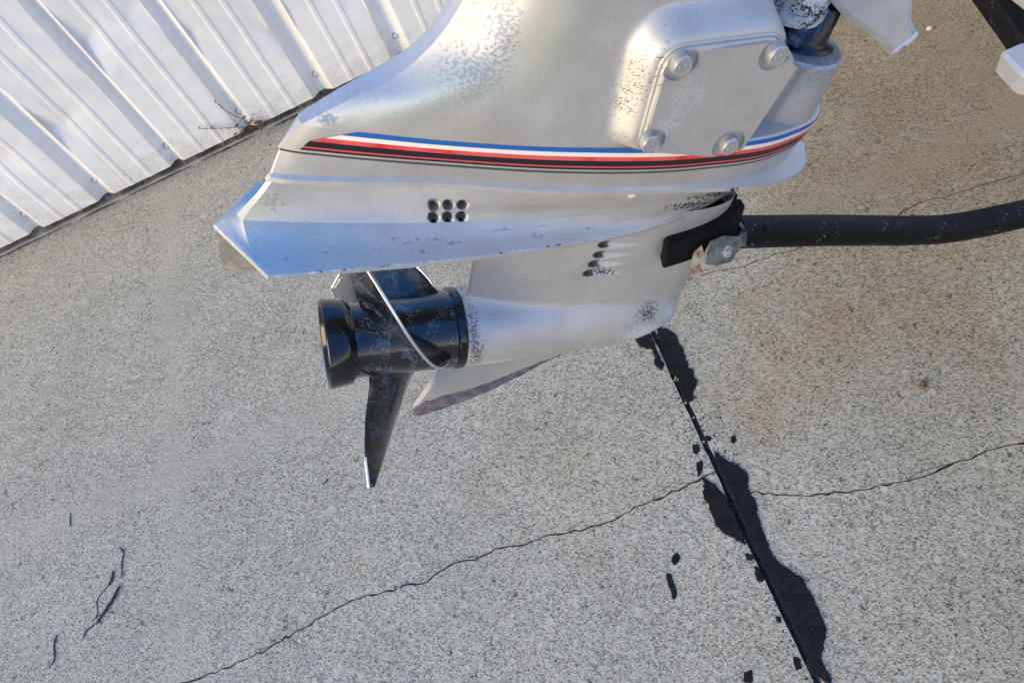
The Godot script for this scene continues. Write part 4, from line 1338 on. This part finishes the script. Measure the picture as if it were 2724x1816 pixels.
	plate(st, round_poly(PackedVector2Array([Vector2(-0.187, 0.195), Vector2(-0.1885, 0.138), Vector2(-0.156, 0.131), Vector2(-0.10, 0.195)]), PackedFloat32Array([0, 0.006, 0.008, 0])), -0.005, 0.005, 0.0, Transform3D(), muv)
	part("trim_tab", done(st), M.anode, motor)

	# --- gearcase: strut, torpedo and the four water intakes
	st = begin()
	var ys := []
	for i in 26:
		ys.append(SHAFT_Y - 0.0539 * cos(PI / 2 * i / 26.0))
	for i in 141:
		ys.append(lerpf(SHAFT_Y, 0.197, i / 140.0))
	var gear := []
	var nx := 230
	for y: float in ys:
		var q := PackedVector3Array()
		var le := leading_edge(y)
		var t0 := 0.086
		if y > 0.04:
			t0 = lerpf(0.086, 0.0915, smoothstep(0.04, 0.065, y))
		for i in nx + 1:
			var s := pow(float(i) / nx, 1.6)
			var x := le - (le - t0) * s
			var z := gear_width(x, y, le) if i > 0 else 0.0
			z = maxf(z - slot_depth(x, y), 0.0)
			q.append(Vector3(x, y, z))
		var e := q[-1]
		q.append(Vector3(e.x, e.y, 0))
		gear.append(q)
	both_sides(st, gear, muv)
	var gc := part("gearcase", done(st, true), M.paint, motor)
	st = begin()
	lathe(st, [Vector2(0, 0.0042), Vector2(0.0022, 0.0040), Vector2(0.0026, 0.003), Vector2(0.0016, 0.0028), Vector2(0.0016, 0)], 14, Transform3D(Basis(Vector3(0, 0, 1), Vector3(0, 1, 0), Vector3(-1, 0, 0)), Vector3(0.262, 0.1155, 0.0285)))
	part("drain_screw", done(st), M.bolt, gc)

	# --- skeg, its lower edge worn to bare metal
	var sk := PackedVector2Array([Vector2(0.300, -0.045), Vector2(0.325, -0.062), Vector2(0.295, -0.0845), Vector2(0.262, -0.1005), Vector2(0.235, -0.119), Vector2(0.201, -0.144), Vector2(0.165, -0.1685), Vector2(0.12, -0.191), Vector2(0.08, -0.206), Vector2(0.045, -0.2135), Vector2(0.037, -0.208), Vector2(0.034, -0.196), Vector2(0.039, -0.181), Vector2(0.052, -0.150), Vector2(0.066, -0.112), Vector2(0.078, -0.075), Vector2(0.09, -0.05)])
	st = begin()
	slab_plate(st, sk, 0.0045, 0.0028, Transform3D(), muv)
	var skeg := part("skeg", done(st, true), M.paint, motor)
	var worn := PackedVector2Array([Vector2(0.255, -0.107), Vector2(0.235, -0.1195), Vector2(0.201, -0.1445), Vector2(0.165, -0.169), Vector2(0.12, -0.1915), Vector2(0.08, -0.2065), Vector2(0.045, -0.2138), Vector2(0.0365, -0.2085), Vector2(0.0335, -0.196), Vector2(0.039, -0.183), Vector2(0.046, -0.178), Vector2(0.053, -0.171), Vector2(0.060, -0.174), Vector2(0.070, -0.166), Vector2(0.095, -0.164), Vector2(0.12, -0.157), Vector2(0.15, -0.149), Vector2(0.172, -0.137), Vector2(0.20, -0.126), Vector2(0.225, -0.113), Vector2(0.24, -0.110)])
	var wline := Array(worn)
	wline.append(worn[0])
	var wr := rough(wline, 0.006, 0.0007, 15)
	wr.remove_at(wr.size() - 1)
	st = begin()
	slab_plate(st, wr, 0.0049, 0.0022, Transform3D(), muv)
	part("worn_edge", done(st), M.worn, skeg)

	# --- steering column with the greasy pivot tube
	st = begin()
	var cp := PackedVector2Array()
	cp.append(Vector2(0.362, -0.010))
	cp.append(Vector2(0.389, -0.041))
	for i in 19:
		var a := lerpf(-2.18, 2.18, i / 18.0)
		cp.append(Vector2(0.4155 + 0.0440 * cos(a), 0.0470 * sin(a)))
	cp.append(Vector2(0.389, 0.041))
	cp.append(Vector2(0.362, 0.010))
	var up := Transform3D(Basis(Vector3(1, 0, 0), Vector3(0, 0, -1), Vector3(0, 1, 0)), Vector3.ZERO)
	plate(st, cp, 0.319, 0.3905, 0.003, up, muv)
	part("steering_column", done(st, true), M.paint, motor)
	var upright := Basis(Vector3(0, 1, 0), Vector3(-1, 0, 0), Vector3(0, 0, 1))
	st = begin()
	lathe(st, [Vector2(0.3900, 0.0400), Vector2(0.3925, 0.0390), Vector2(0.3940, 0.034), Vector2(0.397, 0.030), Vector2(0.432, 0.029), Vector2(0.432, 0.02)], 40, Transform3D(upright, Vector3(0.4170, 0, -0.012)), false)
	part("grease_seal", done(st), M.greasy_black, motor)
	st = begin()
	lathe(st, [Vector2(0.424, 0.026), Vector2(0.4245, 0.0345), Vector2(0.4285, 0.0345), Vector2(0.429, 0.0365), Vector2(0.437, 0.0365), Vector2(0.4375, 0.0350), Vector2(0.60, 0.0350), Vector2(0.60, 0)], 40, Transform3D(upright, Vector3(0.377, 0, 0)))
	part("pivot_tube", done(st), M.greasy, motor)
	# --- the cast arm that ends in a bare sawn face
	st = begin()
	var arm := PackedVector2Array([Vector2(0.385, 0.520), Vector2(0.405, 0.446), Vector2(0.44, 0.424), Vector2(0.470, 0.413), Vector2(0.495, 0.402), Vector2(0.5235, 0.3865), Vector2(0.541, 0.4115), Vector2(0.524, 0.424), Vector2(0.513, 0.440), Vector2(0.500, 0.462), Vector2(0.47, 0.53)])
	slab_plate(st, arm, 0.020, 0.006, Transform3D(), muv)
	var arm_part := part("bracket_arm", done(st), M.cast, motor)
	st = begin()
	plate(st, PackedVector2Array([Vector2(0.521, 0.3875), Vector2(0.5245, 0.3845), Vector2(0.531, 0.383), Vector2(0.5365, 0.392), Vector2(0.541, 0.394), Vector2(0.5485, 0.408), Vector2(0.540, 0.4125)]), -0.0185, 0.0185, 0.004, Transform3D(), muv)
	part("sawn_end", done(st), M.sawn, arm_part)

	# --- cover plate, gasket, four bolts in their scooped seats
	var gask := Geometry2D.offset_polygon(cover_poly, 0.0022)
	st = begin()
	plate(st, gask[0], 0.0825, 0.0865, 0.001, Transform3D(), muv)
	var cover := part("cover_plate", done(st, true), M.paint, motor)
	st = begin()
	plate(st, cover_poly, 0.0868, 0.0905, 0.0012, Transform3D(), muv)
	part("cover_rim", done(st, true), M.paint, cover)
	var seats := [Vector2(0.2115, 0.4275), Vector2(0.304, 0.4355), Vector2(0.2085, 0.3475), Vector2(0.2985, 0.3395)]
	var raised := [Geometry2D.offset_polygon(cover_poly, -0.0012)[0]]
	for c: Vector2 in seats:
		var ring := PackedVector2Array()
		for i in 24:
			ring.append(c + Vector2(cos(TAU * i / 24), sin(TAU * i / 24)) * (0.0165 if c.y > 0.345 or c.x < 0.25 else 0.0172))
		raised = [Geometry2D.clip_polygons(raised[0], ring)[0]]
	var clean := PackedVector2Array()
	for q: Vector2 in raised[0]:
		if clean.is_empty() or clean[-1].distance_to(q) > 0.0004:
			clean.append(q)
	if clean[0].distance_to(clean[-1]) < 0.0004:
		clean.remove_at(clean.size() - 1)
	raised[0] = clean
	st = begin()
	plate(st, raised[0], 0.0895, 0.0945, 0.0, Transform3D(), muv)
	part("cover_face", done(st, true), M.paint, cover)
	for i in 4:
		var bs := begin()
		var at := Transform3D(Basis(Vector3(0, 0, 1), 0.5 + i * 0.37), Vector3(seats[i].x, seats[i].y, 0.0905))
		var hex := PackedVector2Array()
		for k in 6:
			hex.append(Vector2(cos(TAU * k / 6), sin(TAU * k / 6)) * 0.0104)
		lathe(bs, [Vector2(0, 0.0108), Vector2(0.0012, 0.0108), Vector2(0.0013, 0.008)], 24, at * Transform3D(Basis(Vector3(0, 0, 1), Vector3(1, 0, 0), Vector3(0, 1, 0)), Vector3.ZERO))
		plate(bs, hex, 0.0012, 0.0090, 0.0012, at, muv)
		lathe(bs, [Vector2(0.0088, 0.0079), Vector2(0.0095, 0.0075), Vector2(0.0092, 0.0064), Vector2(0.0092, 0)], 24, at * Transform3D(Basis(Vector3(0, 0, 1), Vector3(1, 0, 0), Vector3(0, 1, 0)), Vector3.ZERO))
		var tm := TextMesh.new()
		tm.text = "8 8"
		tm.font = SystemFont.new()
		tm.font.font_names = PackedStringArray(["Droid Sans"])
		tm.font_size = 64
		tm.pixel_size = 0.0058 / 64
		tm.depth = 0.0006
		var turn := at * Transform3D(Basis(Vector3(0, 0, 1), -0.5 - i * 0.37 + 0.35), Vector3(0, 0, 0.0094))
		var faces := tm.get_faces()
		next_group(bs)
		for k in range(0, faces.size(), 3):
			tri(bs, turn * faces[k], turn * faces[k + 1], turn * faces[k + 2], xz_uv)
		var bm := done(bs)
		part("bolt", bm, M.bolt, cover)
	build_propeller(motor)
	build_support(motor)

func build_propeller(motor: Node3D) -> void:
	var st := begin()
	var at := Transform3D(Basis(), Vector3(0, SHAFT_Y, 0))
	lathe(st, [Vector2(-0.030, 0.0), Vector2(-0.030, 0.046), Vector2(-0.087, 0.0505), Vector2(-0.0885, 0.0535), Vector2(-0.0890, 0.0555), Vector2(-0.0865, 0.0572), Vector2(-0.0640, 0.0550), Vector2(-0.0600, 0.0540), Vector2(-0.0560, 0.0495), Vector2(-0.0530, 0.0478)], 56, at, false)
	var prop := part("propeller", done(st), M.enamel_clean, motor)
	st = begin()
	lathe(st, [Vector2(-0.0535, 0.0478), Vector2(-0.02, 0.0488), Vector2(0.03, 0.0508), Vector2(0.062, 0.0520), Vector2(0.0735, 0.0524)], 56, at, false)
	part("hub", done(st), M.enamel, prop)
	st = begin()
	lathe(st, [Vector2(0.0730, 0.0522), Vector2(0.0742, 0.0545), Vector2(0.0760, 0.0550), Vector2(0.0830, 0.0548), Vector2(0.0848, 0.0535), Vector2(0.0852, 0.050), Vector2(0.0852, 0.03)], 56, at)
	part("hub_ring", done(st), M.enamel_clean, prop)
	# what is left of the nut and splined core, inside the exhaust outlet
	st = begin()
	lathe(st, [Vector2(-0.03, 0.023), Vector2(-0.066, 0.021), Vector2(-0.068, 0.019), Vector2(-0.068, 0.012), Vector2(-0.080, 0.011), Vector2(-0.080, 0.0)], 24, at)
	part("prop_nut", done(st), M.bolt, prop)
	var nr := 22
	var nc := 26
	var trail := PackedVector3Array([Vector3(0.044, 20, 0), Vector3(0.07, 15, 0), Vector3(0.10, 9, 0), Vector3(0.13, 5, 0), Vector3(0.155, 3, 0), Vector3(0.170, 3, 0), Vector3(0.187, 2.5, 0)])
	var lead := PackedVector3Array([Vector3(0.044, 88, 0), Vector3(0.07, 78, 0), Vector3(0.10, 64, 0), Vector3(0.13, 47, 0), Vector3(0.155, 31, 0), Vector3(0.170, 20, 0), Vector3(0.187, 4.5, 0)])
	var read := func(line: PackedVector3Array, r: float) -> float:
		for i in line.size() - 1:
			if r <= line[i + 1].x:
				return lerpf(line[i].y, line[i + 1].y, inverse_lerp(line[i].x, line[i + 1].x, r))
		return line[-1].y
	for b in 3:
		var front := []
		var rear := []
		var lead_edge := PackedVector3Array()
		var trail_edge := PackedVector3Array()
		for i in nr + 1:
			var r := lerpf(0.044, 0.187, 1.0 - pow(1.0 - float(i) / nr, 1.3))
			var a0: float = read.call(trail, r)
			var a1: float = read.call(lead, r)
			var fr := PackedVector3Array()
			var rr := PackedVector3Array()
			for c in nc + 1:
				var t := float(c) / nc
				var phi := lerpf(a0, a1, t)
				var ang := deg_to_rad(phi + 120.0 * b)
				var k := deg_to_rad(680.0)
				var x := -0.070 + (phi + 5.0) / 680.0 + 0.004 * sin(PI * t) - 0.04 * maxf(0, 0.08 - r) * 0.0
				var p := Vector3(x, SHAFT_Y + r * cos(ang), r * sin(ang))
				# across the helicoid: x grows with the angle, so the normal leans against it
				var tang := Vector3(0, -sin(ang), cos(ang))
				var n := (Vector3(1, 0, 0) - tang / (k * r)).normalized()
				var th := (0.0008 + lerpf(0.0052, 0.0016, smoothstep(0.05, 0.17, r)) * pow(sin(PI * clampf(t, 0, 1)), 0.6) + 0.004 * smoothstep(0.062, 0.046, r))
				fr.append(p + n * th)
				rr.append(p - n * th)
				if c == nc: lead_edge.append(p)
				if c == 0: trail_edge.append(p)
			front.append(fr)
			rear.append(rr)
		st = begin()
		add_grid(st, front, xz_uv, true)
		add_grid(st, rear, xz_uv, false)
		for e in 2:
			var side := []
			var f2 := PackedVector3Array()
			var r2 := PackedVector3Array()
			for i in nr + 1:
				f2.append(front[i][0 if e == 0 else nc])
				r2.append(rear[i][0 if e == 0 else nc])
			add_grid(st, [f2, r2], xz_uv, e == 1)
		add_grid(st, [front[nr], rear[nr]], xz_uv)
		part("blade", done(st), M.enamel, prop)
		# the polished leading edge and tip
		var pts := lead_edge.slice(1)
		for i in range(nr, 13, -1):
			pts.append(trail_edge[i])
		part("blade_edge", tube_mesh(Array(pts), [0.0019], 8), M.bare, prop)

func quadlist(st: SurfaceTool, pts: Array, thick: Vector3) -> void:
	# a bent sheet given by its corner polygon and a thickness vector
	var poly := PackedVector2Array()
	var o: Vector3 = pts[0]
	var n := thick.normalized()
	var ex: Vector3 = (pts[1] - o)
	ex = (ex - n * ex.dot(n)).normalized()
	var ey := n.cross(ex)
	for p: Vector3 in pts:
		poly.append(Vector2((p - o).dot(ex), (p - o).dot(ey)))
	plate(st, poly, 0, thick.length(), minf(0.001, thick.length() * 0.3), Transform3D(Basis(ex, ey, n), o), xz_uv)

func build_support(motor: Node3D) -> void:
	var bar := thing("motor_support_bar", "scratched black pipe with a rubber cradle propping up the tilted outboard motor", "support bar")
	bar.transform = motor.transform
	var path := curve_pts(PackedVector3Array([Vector3(0.458, 0.116, 0), Vector3(0.62, 0.1005, 0), Vector3(0.80, 0.0800, 0), Vector3(0.852, 0.0760, 0), Vector3(0.905, 0.0780, 0), Vector3(1.02, 0.0925, 0), Vector3(1.45, 0.148, 0), Vector3(2.05, 0.235, 0)]), 8)
	var st := begin()
	tube(st, path, PackedFloat32Array([0.0225]), 28)
	part("pipe", done(st), M.pipe, bar)
	st = begin()
	lathe(st, [Vector2(0, 0.006), Vector2(0.003, 0.006), Vector2(0.004, 0.004), Vector2(0.004, 0)], 8, Transform3D(Basis(Vector3(0.1, 0.75, 0.65).normalized(), Vector3(0, -0.65, 0.75).normalized(), Vector3(1, 0, 0)), Vector3(0.492, 0.1275, 0.0130)))
	part("set_screw", done(st), M.rubber, bar)
	# rubber cradle: two pads hugging the leading edge
	for s: float in [1.0, -1.0]:
		st = begin()
		var outline := round_poly(PackedVector2Array([Vector2(0.440, 0.002), Vector2(0.420, 0.009), Vector2(0.405, 0.017), Vector2(0.380, 0.026), Vector2(0.327, 0.0345), Vector2(0.322, 0.055), Vector2(0.368, 0.0525), Vector2(0.420, 0.036), Vector2(0.446, 0.018), Vector2(0.446, 0.004)]), PackedFloat32Array([0, 0, 0, 0, 0.003, 0.005, 0.02, 0.01, 0.004, 0]), 4)
		for k in outline.size():
			outline[k].y *= s
		var tf := Transform3D(Basis(Vector3(0.979, 0.205, 0), Vector3(0, 0, 1), Vector3(-0.205, 0.979, 0)), Vector3.ZERO)
		tf.origin = Vector3(0.325, 0.122, 0) - tf.basis * Vector3(0.325, 0, 0)
		plate(st, outline, 0.0, 0.037, 0.004, tf, xz_uv)
		part("rubber_pad", done(st), M.rubber, bar)
	st = begin()
	plate(st, PackedVector2Array([Vector2(0.402, 0.170), Vector2(0.4115, 0.1755), Vector2(0.4555, 0.1315), Vector2(0.4575, 0.098), Vector2(0.425, 0.098)]), -0.029, 0.0135, 0.003, Transform3D(), xz_uv)
	part("rubber_block", done(st), M.rubber, bar)
	# galvanised yoke: a leaning plate across the pipe's end and a cheek down the near side
	st = begin()
	quadlist(st, [Vector3(0.4125, 0.179, -0.030), Vector3(0.4125, 0.179, 0.014), Vector3(0.458, 0.131, 0.018), Vector3(0.458, 0.131, -0.030)], Vector3(0.0030, 0.0028, 0))
	quadlist(st, [Vector3(0.4585, 0.1315, -0.030), Vector3(0.4585, 0.1315, 0.0178), Vector3(0.4585, 0.092, 0.0178), Vector3(0.4585, 0.092, -0.030)], Vector3(0.004, 0, 0))
	var yoke := part("yoke", done(st), M.zinc, bar)
	st = begin()
	quadlist(st, [Vector3(0.416, 0.1644, 0.056), Vector3(0.4223, 0.1524, 0.056), Vector3(0.4083, 0.1296, 0.056), Vector3(0.3825, 0.13, 0.056), Vector3(0.3644, 0.1356, 0.056), Vector3(0.3586, 0.1545, 0.056), Vector3(0.3645, 0.1684, 0.056), Vector3(0.3865, 0.1716, 0.056)], Vector3(-0.0008, -0.0010, -0.0035))
	quadlist(st, [Vector3(0.4615, 0.1330, 0.0175), Vector3(0.4585, 0.1080, 0.0180), Vector3(0.4235, 0.1475, 0.0545), Vector3(0.4185, 0.1600, 0.0550)], Vector3(-0.0022, -0.0012, -0.0022))
	part("cheek", done(st), M.zinc, yoke)
	st = begin()
	quadlist(st, [Vector3(0.361, 0.1598, 0.058), Vector3(0.3534, 0.1481, 0.058), Vector3(0.3558, 0.1186, 0.058), Vector3(0.3669, 0.1082, 0.058), Vector3(0.3729, 0.1185, 0.058), Vector3(0.3711, 0.1382, 0.058)], Vector3(0.0012, -0.0018, -0.0028))
	part("rusted_lip", done(st), M.rust, yoke)
	var axis := Vector3(0.08, 0.14, 0.98).normalized()
	var bb := Basis(axis, axis.cross(Vector3(1, 0, 0)).normalized(), Vector3.ZERO)
	bb.z = bb.x.cross(bb.y)
	st = begin()
	var bp := Transform3D(bb, Vector3(0.3960, 0.1485, 0.0575))
	lathe(st, [Vector2(-0.004, 0.0145), Vector2(0.0018, 0.0145), Vector2(0.0020, 0.0095)], 28, bp)
	lathe(st, [Vector2(0.0018, 0.0104), Vector2(0.0068, 0.0104), Vector2(0.0074, 0.0094), Vector2(0.0074, 0.0055)], 6, bp)
	lathe(st, [Vector2(0.007, 0.0056), Vector2(0.0115, 0.0056), Vector2(0.0122, 0.0046), Vector2(0.0122, 0)], 18, bp)
	part("yoke_bolt", done(st), M.bolt, bar)

func build_trailer() -> void:
	var tr := thing("boat_trailer", "black trailer crossbar with a grey end bracket at the top right corner", "boat trailer")
	tr.position = Vector3(0.9, 0.5, -0.85)
	var a := Vector3(0.9425, 0.5, -0.963) - tr.position
	var b := Vector3(0.918, 0.5, -0.852) - tr.position
	var dir := (b - a).normalized()
	var side := Vector3.UP.cross(dir).normalized()
	if side.x < 0: side = -side
	var basis_in := Basis(dir, Vector3.UP, dir.cross(Vector3.UP))
	var st := begin()
	var length := 1.2
	box_in(st, Vector3(length, 0.05, 0.036), Transform3D(basis_in, b + dir * 0.09 - dir * (length / 2) + side * 0.018 - Vector3(0, 0.025, 0)), 0.004)
	part("crossbar", done(st), M.pipe, tr)
	st = begin()
	var outline := round_poly(PackedVector2Array([Vector2(-0.012, 0.05), Vector2(-0.020, -0.02), Vector2(0.004, -0.045), Vector2(0.08, -0.07), Vector2(0.09, 0.05)]), PackedFloat32Array([0.012, 0.012, 0.012, 0.01, 0.01]))
	plate(st, outline, -0.02, 0.02, 0.006, Transform3D(Basis(Vector3(1, 0, 0), Vector3(0, 0, -1), Vector3(0, 1, 0)), Vector3(0.892, 0.475, -0.805) - tr.position), xz_uv)
	part("end_bracket", done(st), M.cast, tr)
	var hull := thing("boat_hull", "white corner of a boat hull above the black crossbar, at the frame's top right", "boat")
	hull.position = Vector3(1.2, 0.56, -0.9)
	st = begin()
	box_in(st, Vector3(0.68, 0.10, 1.4), Transform3D(Basis(), Vector3(1.303, 0.55, -1.3) - hull.position), 0.008)
	part("hull_side", done(st), M.hull, hull)

func _ready() -> void:
	rng.seed = 1
	# --- camera, sky, sun, exposure
	var cam := Camera3D.new()
	cam.name = "camera"
	cam.transform = Transform3D(Basis(Vector3(0.91997, -0.26893, 0.28556), Vector3(0.38654, 0.50127, -0.77407), Vector3(0.06503, 0.82221, 0.56545)).orthonormalized(), Vector3(0, 1.5, 0))
	cam.fov = 50.01
	cam.near = 0.02
	cam.far = 2000.0
	add_child(cam)
	cam.current = true
	# a clear sky in open shade: deep blue overhead, paling to a bright haze at the horizon, the same all round
	var sky_im := Image.create(128, 128, false, Image.FORMAT_RGBF)
	for y in 128:
		var up := sin(PI * (0.5 - (y + 0.5) / 128.0))
		var c := Vector3(0.075, 0.25, 0.68).lerp(Vector3(1.9, 1.62, 1.12), exp(-maxf(up, 0.0) / 0.13))
		if up < 0.0:
			c = Vector3(0.42, 0.40, 0.37)
		for x in 128:
			sky_im.set_pixel(x, y, Color(c.x, c.y, c.z))
	var sky_mat := PanoramaSkyMaterial.new()
	sky_mat.panorama = ImageTexture.create_from_image(sky_im)
	var sky := Sky.new()
	sky.sky_material = sky_mat
	var env := Environment.new()
	env.background_mode = Environment.BG_SKY
	env.sky = sky
	env.background_energy_multiplier = 1.0
	env.tonemap_mode = Environment.TONE_MAPPER_LINEAR
	env.tonemap_exposure = 1.87
	env.sdfgi_enabled = true
	env.ssao_enabled = true
	env.ssil_enabled = true
	var we := WorldEnvironment.new()
	we.name = "world_environment"
	we.environment = env
	add_child(we)
	var sun := DirectionalLight3D.new()
	sun.name = "sun"
	sun.light_color = Color(1.0, 0.90, 0.70)
	sun.light_energy = 0.74
	sun.light_angular_distance = 42.0
	sun.shadow_enabled = true
	sun.look_at_from_position(Vector3(-3.2, 1.55, 1.1), Vector3.ZERO)
	add_child(sun)
	# --- the place
	make_materials()
	M.greasy_black = tri_mat(ragged_texture(Color(0.03, 0.03, 0.03), Color(0.42, 0.50, 0.58), 0.02, 0.66, 0.03, 73, 256), 0.3, 0.0, 0.12)
	M.sawn = tri_mat(ragged_texture(Color(0.86, 0.86, 0.84), Color(0.76, 0.74, 0.68), 0.03, 0.5, 0.1, 75, 256), 0.6, 0.3, 0.06)
	build_ground()
	build_wall()
	build_motor()
	build_trailer()
	build_tar()
	build_litter()
